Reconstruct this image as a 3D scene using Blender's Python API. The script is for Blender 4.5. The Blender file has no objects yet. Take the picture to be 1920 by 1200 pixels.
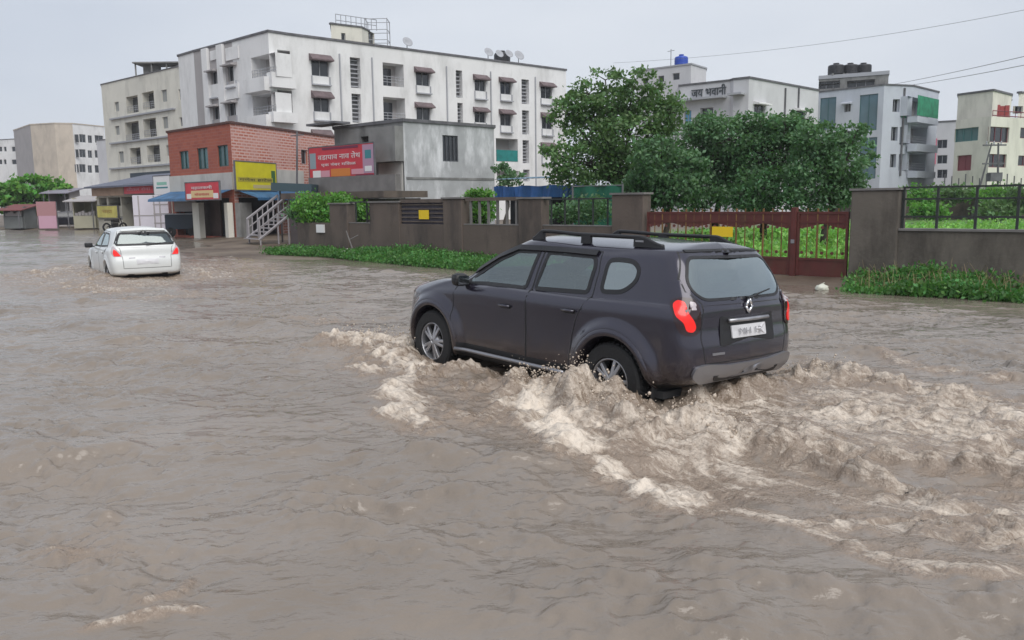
import bpy, bmesh, math, random
import numpy as np
from mathutils import Vector, Matrix
from mathutils.geometry import delaunay_2d_cdt
random.seed(7)
RNG = np.random.default_rng(11)
R_ = math.radians
scene = bpy.context.scene

# ------------------------------------------------------------------ camera
CAM_H = 1.745
FPX, PITCH, ROLL = 1550.0, 0.142, -0.012
cam_data = bpy.data.cameras.new("camera")
cam = bpy.data.objects.new("camera", cam_data)
scene.collection.objects.link(cam)
cam_data.sensor_fit = 'HORIZONTAL'
cam_data.sensor_width = 36.0
cam_data.lens = 36.0 * FPX / 1920.0
cam_data.clip_start = 0.05
cam_data.clip_end = 6000.0
cam.matrix_world = (Matrix.Translation((0, 0, CAM_H)) @ Matrix.Rotation(math.pi / 2 - PITCH, 4, 'X')
                    @ Matrix.Rotation(ROLL, 4, 'Z'))
scene.camera = cam

# ------------------------------------------------------------------ sky, sun, exposure
SUN_EL, SUN_AZ = R_(50), R_(152)          # azimuth clockwise from +Y: behind the camera, to the right
world = bpy.data.worlds.new("World")
scene.world = world
world.use_nodes = True
wn, wl = world.node_tree.nodes, world.node_tree.links
wn.clear()
w_out = wn.new('ShaderNodeOutputWorld')
w_bg = wn.new('ShaderNodeBackground')
w_sky = wn.new('ShaderNodeTexSky')
w_sky.sky_type = 'NISHITA'
w_sky.sun_disc = False
w_sky.sun_elevation = SUN_EL
w_sky.sun_rotation = SUN_AZ
w_sky.dust_density = 4.0
w_mix = wn.new('ShaderNodeMix'); w_mix.data_type = 'RGBA'
w_mix.inputs[0].default_value = 0.9
w_tc = wn.new('ShaderNodeTexCoord')
w_map = wn.new('ShaderNodeMapping'); w_map.inputs['Scale'].default_value = (1.0, 1.0, 3.0)
w_noise = wn.new('ShaderNodeTexNoise'); w_noise.inputs['Scale'].default_value = 1.3; w_noise.inputs['Detail'].default_value = 4
w_ramp = wn.new('ShaderNodeValToRGB')
w_ramp.color_ramp.elements[0].position = 0.3; w_ramp.color_ramp.elements[0].color = (5.3, 5.85, 6.85, 1)
w_ramp.color_ramp.elements[1].position = 0.7; w_ramp.color_ramp.elements[1].color = (7.3, 7.7, 8.35, 1)
wl.new(w_tc.outputs['Generated'], w_map.inputs['Vector'])
wl.new(w_map.outputs[0], w_noise.inputs['Vector'])
wl.new(w_noise.outputs['Fac'], w_ramp.inputs[0])
wl.new(w_sky.outputs[0], w_mix.inputs[6])
wl.new(w_ramp.outputs[0], w_mix.inputs[7])
wl.new(w_mix.outputs[2], w_bg.inputs['Color'])
w_bg.inputs['Strength'].default_value = 0.1
wl.new(w_bg.outputs[0], w_out.inputs['Surface'])

sun_data = bpy.data.lights.new("sun", 'SUN')
sun_data.energy = 2.3
sun_data.angle = R_(55)
sun_data.color = (1.0, 0.97, 0.93)
sun = bpy.data.objects.new("sun", sun_data)
scene.collection.objects.link(sun)
sd = Vector((math.sin(SUN_AZ) * math.cos(SUN_EL), math.cos(SUN_AZ) * math.cos(SUN_EL), math.sin(SUN_EL)))
sun.rotation_euler = (-sd).to_track_quat('-Z', 'Y').to_euler()

scene.view_settings.view_transform = 'Standard'
scene.view_settings.look = 'None'
scene.view_settings.exposure = 0.12
scene.view_settings.gamma = 1.0

# ------------------------------------------------------------------ survey helpers (photo pixel -> place on a real plane)
def ray(px, py):
    du, dv = px - 960.0, py - 600.0
    cr, sr = math.cos(ROLL), math.sin(ROLL)
    u, v = du * cr + dv * sr, -du * sr + dv * cr
    c, s = math.cos(PITCH), math.sin(PITCH)
    return (u / FPX, (FPX * c - v * s) / FPX, (-FPX * s - v * c) / FPX)

def ground_at(px, py, z=0.0):
    d = ray(px, py); t = (z - CAM_H) / d[2]
    return (d[0] * t, d[1] * t)

def at_depth(px, py, Y):
    d = ray(px, py); t = Y / d[1]
    return (d[0] * t, Y, CAM_H + d[2] * t)

def xy_at(px, Y, py=380):
    p = at_depth(px, py, Y); return (p[0], p[1])

def on_wall(px, py, A, B):
    """(u metres from A towards B, z) where the sight line meets the vertical plane AB"""
    d = ray(px, py)
    ex, ey = B[0] - A[0], B[1] - A[1]
    L = math.hypot(ex, ey); ex /= L; ey /= L
    # A + u e = t d
    det = ex * (-d[1]) - (-d[0]) * ey
    u = ((-A[0]) * (-d[1]) - (-d[0]) * (-A[1])) / det
    t = (ex * (-A[1]) - ey * (-A[0])) / det
    return u, CAM_H + t * d[2]

# ------------------------------------------------------------------ materials
MATS = {}
def node_mat(name):
    m = bpy.data.materials.new(name); m.use_nodes = True
    nt = m.node_tree; b = nt.nodes['Principled BSDF']
    return m, nt, b

def mat(name, col, rough=0.6, metal=0.0, var=0.0, scale=4.0, bump=0.0, bscale=20.0, coat=0.0, emit=None, estr=0.0,
        stain=None, stain_scale=0.6, stain_amt=0.0, stretch=(1, 1, 1), spec=0.5, island=0.0):
    """procedural paint/plaster: base colour with mottling, streaky stains of a second colour, fine bump"""
    if name in MATS: return MATS[name]
    m, nt, b = node_mat(name)
    N, L = nt.nodes, nt.links
    b.inputs['Roughness'].default_value = rough
    b.inputs['Metallic'].default_value = metal
    b.inputs['Specular IOR Level'].default_value = spec
    if coat: b.inputs['Coat Weight'].default_value = coat; b.inputs['Coat Roughness'].default_value = 0.10
    b.inputs['Base Color'].default_value = (*col, 1)
    tc = N.new('ShaderNodeTexCoord')
    mp = N.new('ShaderNodeMapping'); mp.inputs['Scale'].default_value = stretch
    L.new(tc.outputs['Object'], mp.inputs[0])
    last = None
    if var > 0:
        n = N.new('ShaderNodeTexNoise'); n.inputs['Scale'].default_value = scale; n.inputs['Detail'].default_value = 5
        L.new(mp.outputs[0], n.inputs['Vector'])
        mr = N.new('ShaderNodeMapRange'); mr.inputs[1].default_value = 0.3; mr.inputs[2].default_value = 0.7
        mr.inputs[3].default_value = 1 - var; mr.inputs[4].default_value = 1 + var
        L.new(n.outputs['Fac'], mr.inputs[0])
        hsv = N.new('ShaderNodeHueSaturation'); hsv.inputs['Color'].default_value = (*col, 1)
        L.new(mr.outputs[0], hsv.inputs['Value']); last = hsv.outputs[0]
    if island > 0:
        g = N.new('ShaderNodeNewGeometry')
        mr = N.new('ShaderNodeMapRange'); mr.inputs[3].default_value = 1 - island; mr.inputs[4].default_value = 1 + island
        L.new(g.outputs['Random Per Island'], mr.inputs[0])
        hs = N.new('ShaderNodeHueSaturation'); hs.inputs['Color'].default_value = (*col, 1)
        if last: L.new(last, hs.inputs['Color'])
        L.new(mr.outputs[0], hs.inputs['Value'])
        mh = N.new('ShaderNodeMapRange'); mh.inputs[3].default_value = 0.48; mh.inputs[4].default_value = 0.53
        mu = N.new('ShaderNodeMath'); mu.operation = 'FRACT'
        mm = N.new('ShaderNodeMath'); mm.operation = 'MULTIPLY'; mm.inputs[1].default_value = 7.3
        L.new(g.outputs['Random Per Island'], mm.inputs[0]); L.new(mm.outputs[0], mu.inputs[0])
        L.new(mu.outputs[0], mh.inputs[0]); L.new(mh.outputs[0], hs.inputs['Hue'])
        last = hs.outputs[0]
    if stain and stain_amt > 0:
        n = N.new('ShaderNodeTexNoise'); n.inputs['Scale'].default_value = stain_scale; n.inputs['Detail'].default_value = 8
        n.inputs['Roughness'].default_value = 0.65
        mp2 = N.new('ShaderNodeMapping'); mp2.inputs['Scale'].default_value = (1.6, 1.6, 0.55)
        L.new(tc.outputs['Object'], mp2.inputs[0]); L.new(mp2.outputs[0], n.inputs['Vector'])
        mr = N.new('ShaderNodeMapRange'); mr.inputs[1].default_value = 0.48; mr.inputs[2].default_value = 0.68
        mr.inputs[3].default_value = 0; mr.inputs[4].default_value = stain_amt
        L.new(n.outputs['Fac'], mr.inputs[0])
        mx = N.new('ShaderNodeMix'); mx.data_type = 'RGBA'
        mx.inputs[6].default_value = (*col, 1); mx.inputs[7].default_value = (*stain, 1)
        if last: L.new(last, mx.inputs[6])
        L.new(mr.outputs[0], mx.inputs[0]); last = mx.outputs[2]
    if last: L.new(last, b.inputs['Base Color'])
    if bump > 0:
        n = N.new('ShaderNodeTexNoise'); n.inputs['Scale'].default_value = bscale; n.inputs['Detail'].default_value = 6
        L.new(mp.outputs[0], n.inputs['Vector'])
        bp = N.new('ShaderNodeBump'); bp.inputs['Strength'].default_value = bump; bp.inputs['Distance'].default_value = 0.02
        L.new(n.outputs['Fac'], bp.inputs['Height']); L.new(bp.outputs[0], b.inputs['Normal'])
    if emit:
        b.inputs['Emission Color'].default_value = (*emit, 1); b.inputs['Emission Strength'].default_value = estr
    MATS[name] = m
    return m

def leaf_mat(name, col, island=0.45):
    if name in MATS: return MATS[name]
    m = mat(name, col, rough=0.55, island=island, var=0.35, scale=0.8)
    nt = m.node_tree; b = nt.nodes['Principled BSDF']
    out = nt.nodes['Material Output']
    tr = nt.nodes.new('ShaderNodeBsdfTranslucent')
    tr.inputs['Color'].default_value = (col[0] * 1.6, col[1] * 1.7, col[2] * 0.9, 1)
    ms = nt.nodes.new('ShaderNodeMixShader'); ms.inputs[0].default_value = 0.3
    nt.links.new(b.outputs[0], ms.inputs[1]); nt.links.new(tr.outputs[0], ms.inputs[2])
    nt.links.new(ms.outputs[0], out.inputs['Surface'])
    return m

def brick_mat(name, c1, c2, mortar, scale=1.0, msize=0.02, mixc=None, mix_amt=0.0):
    m, nt, b = node_mat(name); N, L = nt.nodes, nt.links
    tc = N.new('ShaderNodeTexCoord'); br = N.new('ShaderNodeTexBrick')
    br.inputs['Color1'].default_value = (*c1, 1); br.inputs['Color2'].default_value = (*c2, 1)
    br.inputs['Mortar'].default_value = (*mortar, 1); br.inputs['Scale'].default_value = scale
    br.inputs['Mortar Size'].default_value = msize; br.inputs['Brick Width'].default_value = 0.45
    br.inputs['Row Height'].default_value = 0.16
    L.new(tc.outputs['UV'], br.inputs['Vector'])
    n = N.new('ShaderNodeTexNoise'); n.inputs['Scale'].default_value = 0.9; n.inputs['Detail'].default_value = 6
    L.new(tc.outputs['UV'], n.inputs['Vector'])
    mr = N.new('ShaderNodeMapRange'); mr.inputs[1].default_value = 0.42; mr.inputs[2].default_value = 0.62; mr.inputs[4].default_value = mix_amt
    L.new(n.outputs['Fac'], mr.inputs[0])
    mx = N.new('ShaderNodeMix'); mx.data_type = 'RGBA'; mx.inputs[7].default_value = (*(mixc or c1), 1)
    L.new(mr.outputs[0], mx.inputs[0]); L.new(br.outputs['Color'], mx.inputs[6]); L.new(mx.outputs[2], b.inputs['Base Color'])
    b.inputs['Roughness'].default_value = 0.85
    bp = N.new('ShaderNodeBump'); bp.inputs['Strength'].default_value = 0.4; bp.inputs['Distance'].default_value = 0.01
    L.new(br.outputs['Fac'], bp.inputs['Height']); bp.invert = True; L.new(bp.outputs[0], b.inputs['Normal'])
    MATS[name] = m
    return m

def glass_mat(name, tint, gl=0.08, rough=0.03):
    m = bpy.data.materials.new(name); m.use_nodes = True
    nt = m.node_tree; N, L = nt.nodes, nt.links; N.clear()
    o = N.new('ShaderNodeOutputMaterial'); t = N.new('ShaderNodeBsdfTransparent'); t.inputs[0].default_value = (*tint, 1)
    g = N.new('ShaderNodeBsdfGlossy'); g.inputs['Roughness'].default_value = rough; g.inputs['Color'].default_value = (0.9, 1.0, 1.0, 1)
    f = N.new('ShaderNodeLayerWeight'); fp = N.new('ShaderNodeMath'); fp.operation = 'POWER'; fp.inputs[1].default_value = 4.0
    a = N.new('ShaderNodeMath'); a.operation = 'ADD'; a.inputs[1].default_value = gl; a.use_clamp = True
    mx = N.new('ShaderNodeMixShader')
    L.new(f.outputs['Facing'], fp.inputs[0]); L.new(fp.outputs[0], a.inputs[0]); L.new(a.outputs[0], mx.inputs[0]); L.new(t.outputs[0], mx.inputs[1]); L.new(g.outputs[0], mx.inputs[2])
    L.new(mx.outputs[0], o.inputs[0]); MATS[name] = m
    return m

# ------------------------------------------------------------------ mesh helpers
class MB:
    def __init__(s): s.v = []; s.f = []; s.uv = []
    def quad(s, a, b, c, d, uv=None):
        i = len(s.v); s.v += [a, b, c, d]; s.f.append((i, i + 1, i + 2, i + 3)); s.uv.append(uv)
    def poly(s, pts):
        i = len(s.v); s.v += list(pts); s.f.append(tuple(range(i, i + len(pts)))); s.uv.append(None)
    def box(s, c, size, rz=0.0, M=None):
        hx, hy, hz = size[0] / 2, size[1] / 2, size[2] / 2
        i = len(s.v); cz, sz = math.cos(rz), math.sin(rz)
        for X in (-hx, hx):
            for Y in (-hy, hy):
                for Z in (-hz, hz):
                    p = Vector((X, Y, Z))
                    if M: p = M @ p
                    s.v.append((c[0] + p.x * cz - p.y * sz, c[1] + p.x * sz + p.y * cz, c[2] + p.z))
        for f in ((0, 1, 3, 2), (4, 6, 7, 5), (0, 4, 5, 1), (2, 3, 7, 6), (0, 2, 6, 4), (1, 5, 7, 3)):
            s.f.append(tuple(i + k for k in f)); s.uv.append(None)
    def tube(s, pts, r, n=6, r2=None, cap=True):
        pts = [Vector(p) for p in pts]; m = len(pts); base = len(s.v)
        for k, p in enumerate(pts):
            t = (pts[min(k + 1, m - 1)] - pts[max(k - 1, 0)])
            if t.length < 1e-9: t = Vector((0, 0, 1))
            t.normalize()
            up = Vector((0, 0, 1)) if abs(t.z) < 0.9 else Vector((1, 0, 0))
            a = t.cross(up).normalized(); b = t.cross(a)
            rr = r if r2 is None else r + (r2 - r) * k / (m - 1)
            for j in range(n):
                an = 2 * math.pi * j / n
                s.v.append(tuple(p + a * (math.cos(an) * rr) + b * (math.sin(an) * rr)))
        for k in range(m - 1):
            for j in range(n):
                s.f.append((base + k * n + j, base + k * n + (j + 1) % n, base + (k + 1) * n + (j + 1) % n, base + (k + 1) * n + j)); s.uv.append(None)
        if cap:
            s.f.append(tuple(base + j for j in range(n))[::-1]); s.uv.append(None)
            s.f.append(tuple(base + (m - 1) * n + j for j in range(n))); s.uv.append(None)
    def lathe(s, prof, c, axis='Z', n=24):
        base = len(s.v)
        for (r, h) in prof:
            for j in range(n):
                an = 2 * math.pi * j / n; a, b = r * math.cos(an), r * math.sin(an)
                p = (a, b, h) if axis == 'Z' else ((a, h, b) if axis == 'Y' else (h, a, b))
                s.v.append((c[0] + p[0], c[1] + p[1], c[2] + p[2]))
        for k in range(len(prof) - 1):
            for j in range(n):
                s.f.append((base + k * n + j, base + k * n + (j + 1) % n, base + (k + 1) * n + (j + 1) % n, base + (k + 1) * n + j)); s.uv.append(None)
    def build(s, name, m, parent=None, smooth=False, bevel=0.0):
        me = bpy.data.meshes.new(name); me.from_pydata(s.v, [], s.f)
        if any(u is not None for u in s.uv):
            ul = me.uv_layers.new(name='UVMap'); k = 0
            for f, u in zip(s.f, s.uv):
                for j in range(len(f)):
                    ul.data[k].uv = u[j] if u is not None else (0, 0); k += 1
        return link(name, me, m, parent, smooth, bevel)

def link(name, me, m, parent=None, smooth=False, bevel=0.0):
    if m is not None: me.materials.append(m)
    if smooth:
        me.polygons.foreach_set('use_smooth', [True] * len(me.polygons))
    me.update()
    o = bpy.data.objects.new(name, me); scene.collection.objects.link(o)
    if parent is not None:
        o.parent = parent
    if bevel > 0:
        b = o.modifiers.new('bevel', 'BEVEL'); b.width = bevel; b.segments = 2; b.limit_method = 'ANGLE'
    return o

def np_mesh(name, V, F, m, parent=None, smooth=False):
    V = np.asarray(V, np.float32); F = np.asarray(F, np.int32)
    me = bpy.data.meshes.new(name)
    me.vertices.add(len(V)); me.vertices.foreach_set('co', V.ravel())
    k = F.shape[1]
    me.loops.add(F.size); me.loops.foreach_set('vertex_index', F.ravel())
    me.polygons.add(len(F)); me.polygons.foreach_set('loop_start', np.arange(0, F.size, k, dtype=np.int32))
    try: me.polygons.foreach_set('loop_total', np.full(len(F), k, np.int32))
    except Exception: pass
    me.update(calc_edges=True); me.validate()
    return link(name, me, m, parent, smooth)

def tag(o, label=None, cat=None, group=None, kind=None):
    if label: o['label'] = label
    if cat: o['category'] = cat
    if group: o['group'] = group
    if kind: o['kind'] = kind
    return o

def thing(name, label, cat, loc=(0, 0, 0), rot=(0, 0, 0), group=None):
    o = bpy.data.objects.new(name, None); scene.collection.objects.link(o)
    o.location = loc; o.rotation_euler = rot; o.empty_display_size = 0.2
    return tag(o, label, cat, group)

def children(o): return [c for c in scene.collection.objects if c.parent == o]
def copy_tree(o, parent=None):
    c = o.copy(); scene.collection.objects.link(c)
    if parent is not None: c.parent = parent
    for ch in children(o): copy_tree(ch, c)
    return c

def text_mesh(name, body, size, m, parent, loc, rot, extrude=0.01, width=None, height=None):
    cu = bpy.data.curves.new(name, 'FONT'); cu.body = body; cu.size = size; cu.extrude = extrude
    cu.align_x = 'CENTER'; cu.align_y = 'CENTER'; cu.resolution_u = 3
    t = bpy.data.objects.new(name + '_tmp', cu); scene.collection.objects.link(t)
    dg = bpy.context.evaluated_depsgraph_get(); me = bpy.data.meshes.new_from_object(t.evaluated_get(dg))
    bpy.data.objects.remove(t)
    if width and len(me.vertices):
        xs = [v.co.x for v in me.vertices]; ys = [v.co.y for v in me.vertices]
        sx = width / max(1e-6, max(xs) - min(xs)); sy = (height / max(1e-6, max(ys) - min(ys))) if height else sx
        cx, cy = (max(xs) + min(xs)) / 2, (max(ys) + min(ys)) / 2
        for v in me.vertices: v.co.x = (v.co.x - cx) * sx; v.co.y = (v.co.y - cy) * sy
    me.materials.clear()
    o = link(name, me, m, parent); o.location = loc; o.rotation_euler = rot
    return o

# noise tiles (tileable height fields) -------------------------------------------------
def spectrum_tile(n, k0, k1, slope=-1.5, direction=None, spread=2.0, seed=0):
    rg = np.random.default_rng(seed)
    kx = np.fft.fftfreq(n) * n; KX, KY = np.meshgrid(kx, kx, indexing='ij'); K = np.hypot(KX, KY); K[0, 0] = 1
    A = np.where((K >= k0) & (K <= k1), K ** slope, 0.0)
    if direction is not None:
        c = (KX * direction[0] + KY * direction[1]) / K
        A = A * (0.12 + np.abs(c) ** spread)
    F = A * np.exp(2j * np.pi * rg.random((n, n)))
    h = np.real(np.fft.ifft2(F)); return h / h.std()

def sample(tile, X, Y, size):
    n = tile.shape[0]; u = (X / size % 1) * n; v = (Y / size % 1) * n
    i = np.floor(u).astype(int); j = np.floor(v).astype(int); fu = u - i; fv = v - j
    i %= n; j %= n; i2 = (i + 1) % n; j2 = (j + 1) % n
    return (tile[i, j] * (1 - fu) * (1 - fv) + tile[i2, j] * fu * (1 - fv) + tile[i, j2] * (1 - fu) * fv + tile[i2, j2] * fu * fv)

def in_poly(px, py, poly):
    ins = np.zeros(px.shape, bool); n = len(poly); j = n - 1
    for i in range(n):
        xi, yi = poly[i]; xj, yj = poly[j]
        c = ((yi > py) != (yj > py)) & (px < (xj - xi) * (py - yi) / (yj - yi + 1e-12) + xi); ins ^= c; j = i
    return ins

def seg_dist(X, Y, pts):
    """distance to polyline, side sign, arc parameter 0..1 along it"""
    D = np.full(X.shape, 1e9); T = np.zeros(X.shape); S = np.ones(X.shape)
    n = len(pts) - 1
    for k in range(n):
        ax, ay = pts[k]; bx, by = pts[k + 1]; ex, ey = bx - ax, by - ay; L2 = ex * ex + ey * ey + 1e-12
        t = np.clip(((X - ax) * ex + (Y - ay) * ey) / L2, 0, 1)
        d = np.hypot(X - ax - t * ex, Y - ay - t * ey)
        cr = ex * (Y - ay) - ey * (X - ax)
        m = d < D
        D = np.where(m, d, D); T = np.where(m, (k + t) / n, T); S = np.where(m, np.sign(cr), S)
    return D, S, T

def sstep(a, b, x):
    t = np.clip((x - a) / (b - a), 0, 1); return t * t * (3 - 2 * t)

def catmull(pts, n):
    """resample a control polyline smoothly"""
    P = np.array(pts, float); P = np.vstack([2 * P[0] - P[1], P, 2 * P[-1] - P[-2]]); out = []
    for i in range(1, len(P) - 2):
        t = np.linspace(0, 1, n, endpoint=False)[:, None]
        p0, p1, p2, p3 = P[i - 1], P[i], P[i + 1], P[i + 2]
        out.append(0.5 * ((2 * p1) + (-p0 + p2) * t + (2 * p0 - 5 * p1 + 4 * p2 - p3) * t ** 2 + (-p0 + 3 * p1 - 3 * p2 + p3) * t ** 3))
    out.append(P[-2][None]); return np.vstack(out)
# ------------------------------------------------------------------ terrain
SHORE = [(60, -60), (22, -2), (11.5, 9.6), xy_at(1920, 13.6), xy_at(1600, 15.9), xy_at(1210, 19.6), xy_at(880, 22.2), xy_at(700, 24.8),
         xy_at(490, 29.0), xy_at(395, 33.5), xy_at(365, 42), xy_at(345, 56), xy_at(180, 63), xy_at(-150, 70), (-160, 90)]
WD = Vector((-0.743, 0.669)); WN = Vector((-0.669, -0.743)); WP0 = Vector((7.0, 17.0))     # boundary wall line

def land(X, Y):
    D, S, T = seg_dist(X, Y, SHORE)
    s = D * -S          # left of the polyline travelling away = water
    return s

def ground_z(X, Y):
    X = np.asarray(X, float); Y = np.asarray(Y, float)
    s = land(X, Y)
    z = np.where(s < 0, -0.16 * sstep(0, 2.2, -s), 0.14 * sstep(0, 1.6, s))
    # muddy apron in front of the shops, level with the water
    D, S, T = seg_dist(X, Y, [ground_at(560, 482), ground_at(450, 474), ground_at(380, 468)])
    z = z + (0.012 - z) * sstep(2.6, 0.9, D)
    return z

def graded(segs):
    out = [segs[0][0]]
    for a, b, d0, d1 in segs:
        x = a; 
        while x < b - 1e-6:
            t = (x - a) / (b - a); x = min(b, x + d0 + (d1 - d0) * t); out.append(x)
    return np.array(out)

def grid_faces(n, m):
    I, J = np.meshgrid(np.arange(n - 1), np.arange(m - 1), indexing='ij')
    a = (I * m + J).ravel(); return np.stack([a, a + m, a + m + 1, a + 1], 1)

def ground_material():
    m, nt, b = node_mat('wet_earth'); N, L = nt.nodes, nt.links
    tc = N.new('ShaderNodeTexCoord')
    n = N.new('ShaderNodeTexNoise'); n.inputs['Scale'].default_value = 0.5; n.inputs['Detail'].default_value = 8
    L.new(tc.outputs['Object'], n.inputs[0])
    r = N.new('ShaderNodeValToRGB'); e = r.color_ramp.elements
    e[0].position = 0.35; e[0].color = (0.075, 0.052, 0.036, 1); e[1].position = 0.62; e[1].color = (0.16, 0.125, 0.092, 1)
    L.new(n.outputs[0], r.inputs[0])
    at = N.new('ShaderNodeAttribute'); at.attribute_name = 'grassy'
    n2 = N.new('ShaderNodeTexNoise'); n2.inputs['Scale'].default_value = 2.5; n2.inputs['Detail'].default_value = 8
    L.new(tc.outputs['Object'], n2.inputs[0])
    r2 = N.new('ShaderNodeValToRGB'); e = r2.color_ramp.elements
    e[0].position = 0.3; e[0].color = (0.045, 0.11, 0.018, 1); e[1].position = 0.7; e[1].color = (0.13, 0.27, 0.05, 1)
    L.new(n2.outputs[0], r2.inputs[0])
    mx = N.new('ShaderNodeMix'); mx.data_type = 'RGBA'
    L.new(at.outputs['Fac'], mx.inputs[0]); L.new(r.outputs[0], mx.inputs[6]); L.new(r2.outputs[0], mx.inputs[7])
    L.new(mx.outputs[2], b.inputs['Base Color']); b.inputs['Roughness'].default_value = 0.6
    bp = N.new('ShaderNodeBump'); bp.inputs['Strength'].default_value = 0.6; bp.inputs['Distance'].default_value = 0.05
    L.new(n2.outputs[0], bp.inputs['Height']); L.new(bp.outputs[0], b.inputs['Normal'])
    return m

gx = graded([(-2500, -120, 300, 30), (-120, -30, 6, 1.5), (-30, 30, 0.5, 0.5), (30, 120, 1.5, 6), (120, 2500, 30, 300)])
gy = graded([(-2500, -60, 300, 20), (-60, 5, 5, 1.0), (5, 50, 0.45, 0.6), (50, 140, 1.2, 5), (140, 2500, 20, 300)])
GX, GY = np.meshgrid(gx, gy, indexing='ij')
GZ = ground_z(GX, GY)
ground = np_mesh('ground', np.stack([GX, GY, GZ], -1).reshape(-1, 3), grid_faces(len(gx), len(gy)), ground_material(), smooth=True)
tag(ground, kind='structure')
wallside = (GX - WP0.x) * -WN.x + (GY - WP0.y) * -WN.y
alongw = (GX - WP0.x) * WD.x + (GY - WP0.y) * WD.y
grassy = sstep(0.3, 2.0, wallside) * sstep(19, 14, alongw)
at = ground.data.attributes.new('grassy', 'FLOAT', 'POINT'); at.data.foreach_set('value', grassy.ravel().astype(np.float32))

# ------------------------------------------------------------------ car placement (needed by the wake)
SUV_POS, SUV_YAW, SUV_PITCH, SUV_ROLL = (0.635, 8.78, -0.20), 2.29, -0.018, 0.034
HATCH_YAW = math.pi / 2 + R_(35)
_hp = ground_at(277, 519)
HATCH_POS = (_hp[0] + 1.75 * math.cos(HATCH_YAW), _hp[1] + 1.75 * math.sin(HATCH_YAW), -0.26)
def suv_frame(X, Y):
    c, s = math.cos(SUV_YAW), math.sin(SUV_YAW); dx, dy = X - SUV_POS[0], Y - SUV_POS[1]
    return dx * c + dy * s, -dx * s + dy * c

# ------------------------------------------------------------------ flood water
wx = graded([(-110, -30, 6, 0.7), (-30, -9, 0.4, 0.06), (-9, -4.2, 0.05, 0.022), (-4.2, 6.4, 0.019, 0.019), (6.4, 12, 0.022, 0.06), (12, 40, 0.08, 2.5), (40, 70, 3, 6)])
wy = graded([(-80, -3, 8, 0.4), (-3, 1.4, 0.3, 0.05), (1.4, 2.4, 0.03, 0.019), (2.4, 11.5, 0.019, 0.024), (11.5, 24, 0.026, 0.08), (24, 75, 0.1, 0.7)])
X, Y = np.meshgrid(wx, wy, indexing='ij')
Rr = np.hypot(X, Y)
tA = spectrum_tile(512, 3, 60, -2.4, (0.35, 0.94), 2.2, 1)
tB = spectrum_tile(512, 6, 110, -2.0, (0.25, 0.97), 1.8, 2)
tC = spectrum_tile(512, 4, 90, -1.7, None, 2, 3)
tD = spectrum_tile(512, 2, 24, -1.6, None, 2, 4)

def warp(T, amt): return T
lf = sample(tD, X, Y, 9.0)                       # slow patches
calm = sstep(0.05, 2.6, -land(X, Y))             # the water lies still along the verge
calm = np.maximum(calm, sstep(32, 44, Y))
far = 1.0 / (1.0 + (Rr / 22.0) ** 2)
patch = 0.75 + 0.35 * np.clip(lf, -1.2, 1.8)
a1 = sample(tA, X + 0.10 * sample(tC, Y, X, 5.3), Y + 0.12 * sample(tC, X, Y, 4.1), 10.7)
a2 = sample(tB, X, Y + 0.05 * sample(tC, X, Y, 2.9), 4.3)
a3 = sample(tC, X, Y, 2.1)
sharp = lambda h: h - 0.22 * (h * h - 1)         # narrow dark troughs, broad pale backs
a0 = sample(spectrum_tile(512, 4, 16, -1.2, (0.2, 0.98), 2.0, 21), X + 0.3 * lf, Y, 15.0)
base = 0.026 * a0 * patch + 0.033 * sharp(a1) * (0.45 + 0.55 * patch) + 0.0125 * a2 * patch + 0.0016 * a3
base = base * (0.10 + 0.90 * calm) * (0.35 + 0.65 * far)

PX = lambda *p: [ground_at(a, b) for a, b in p]
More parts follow.
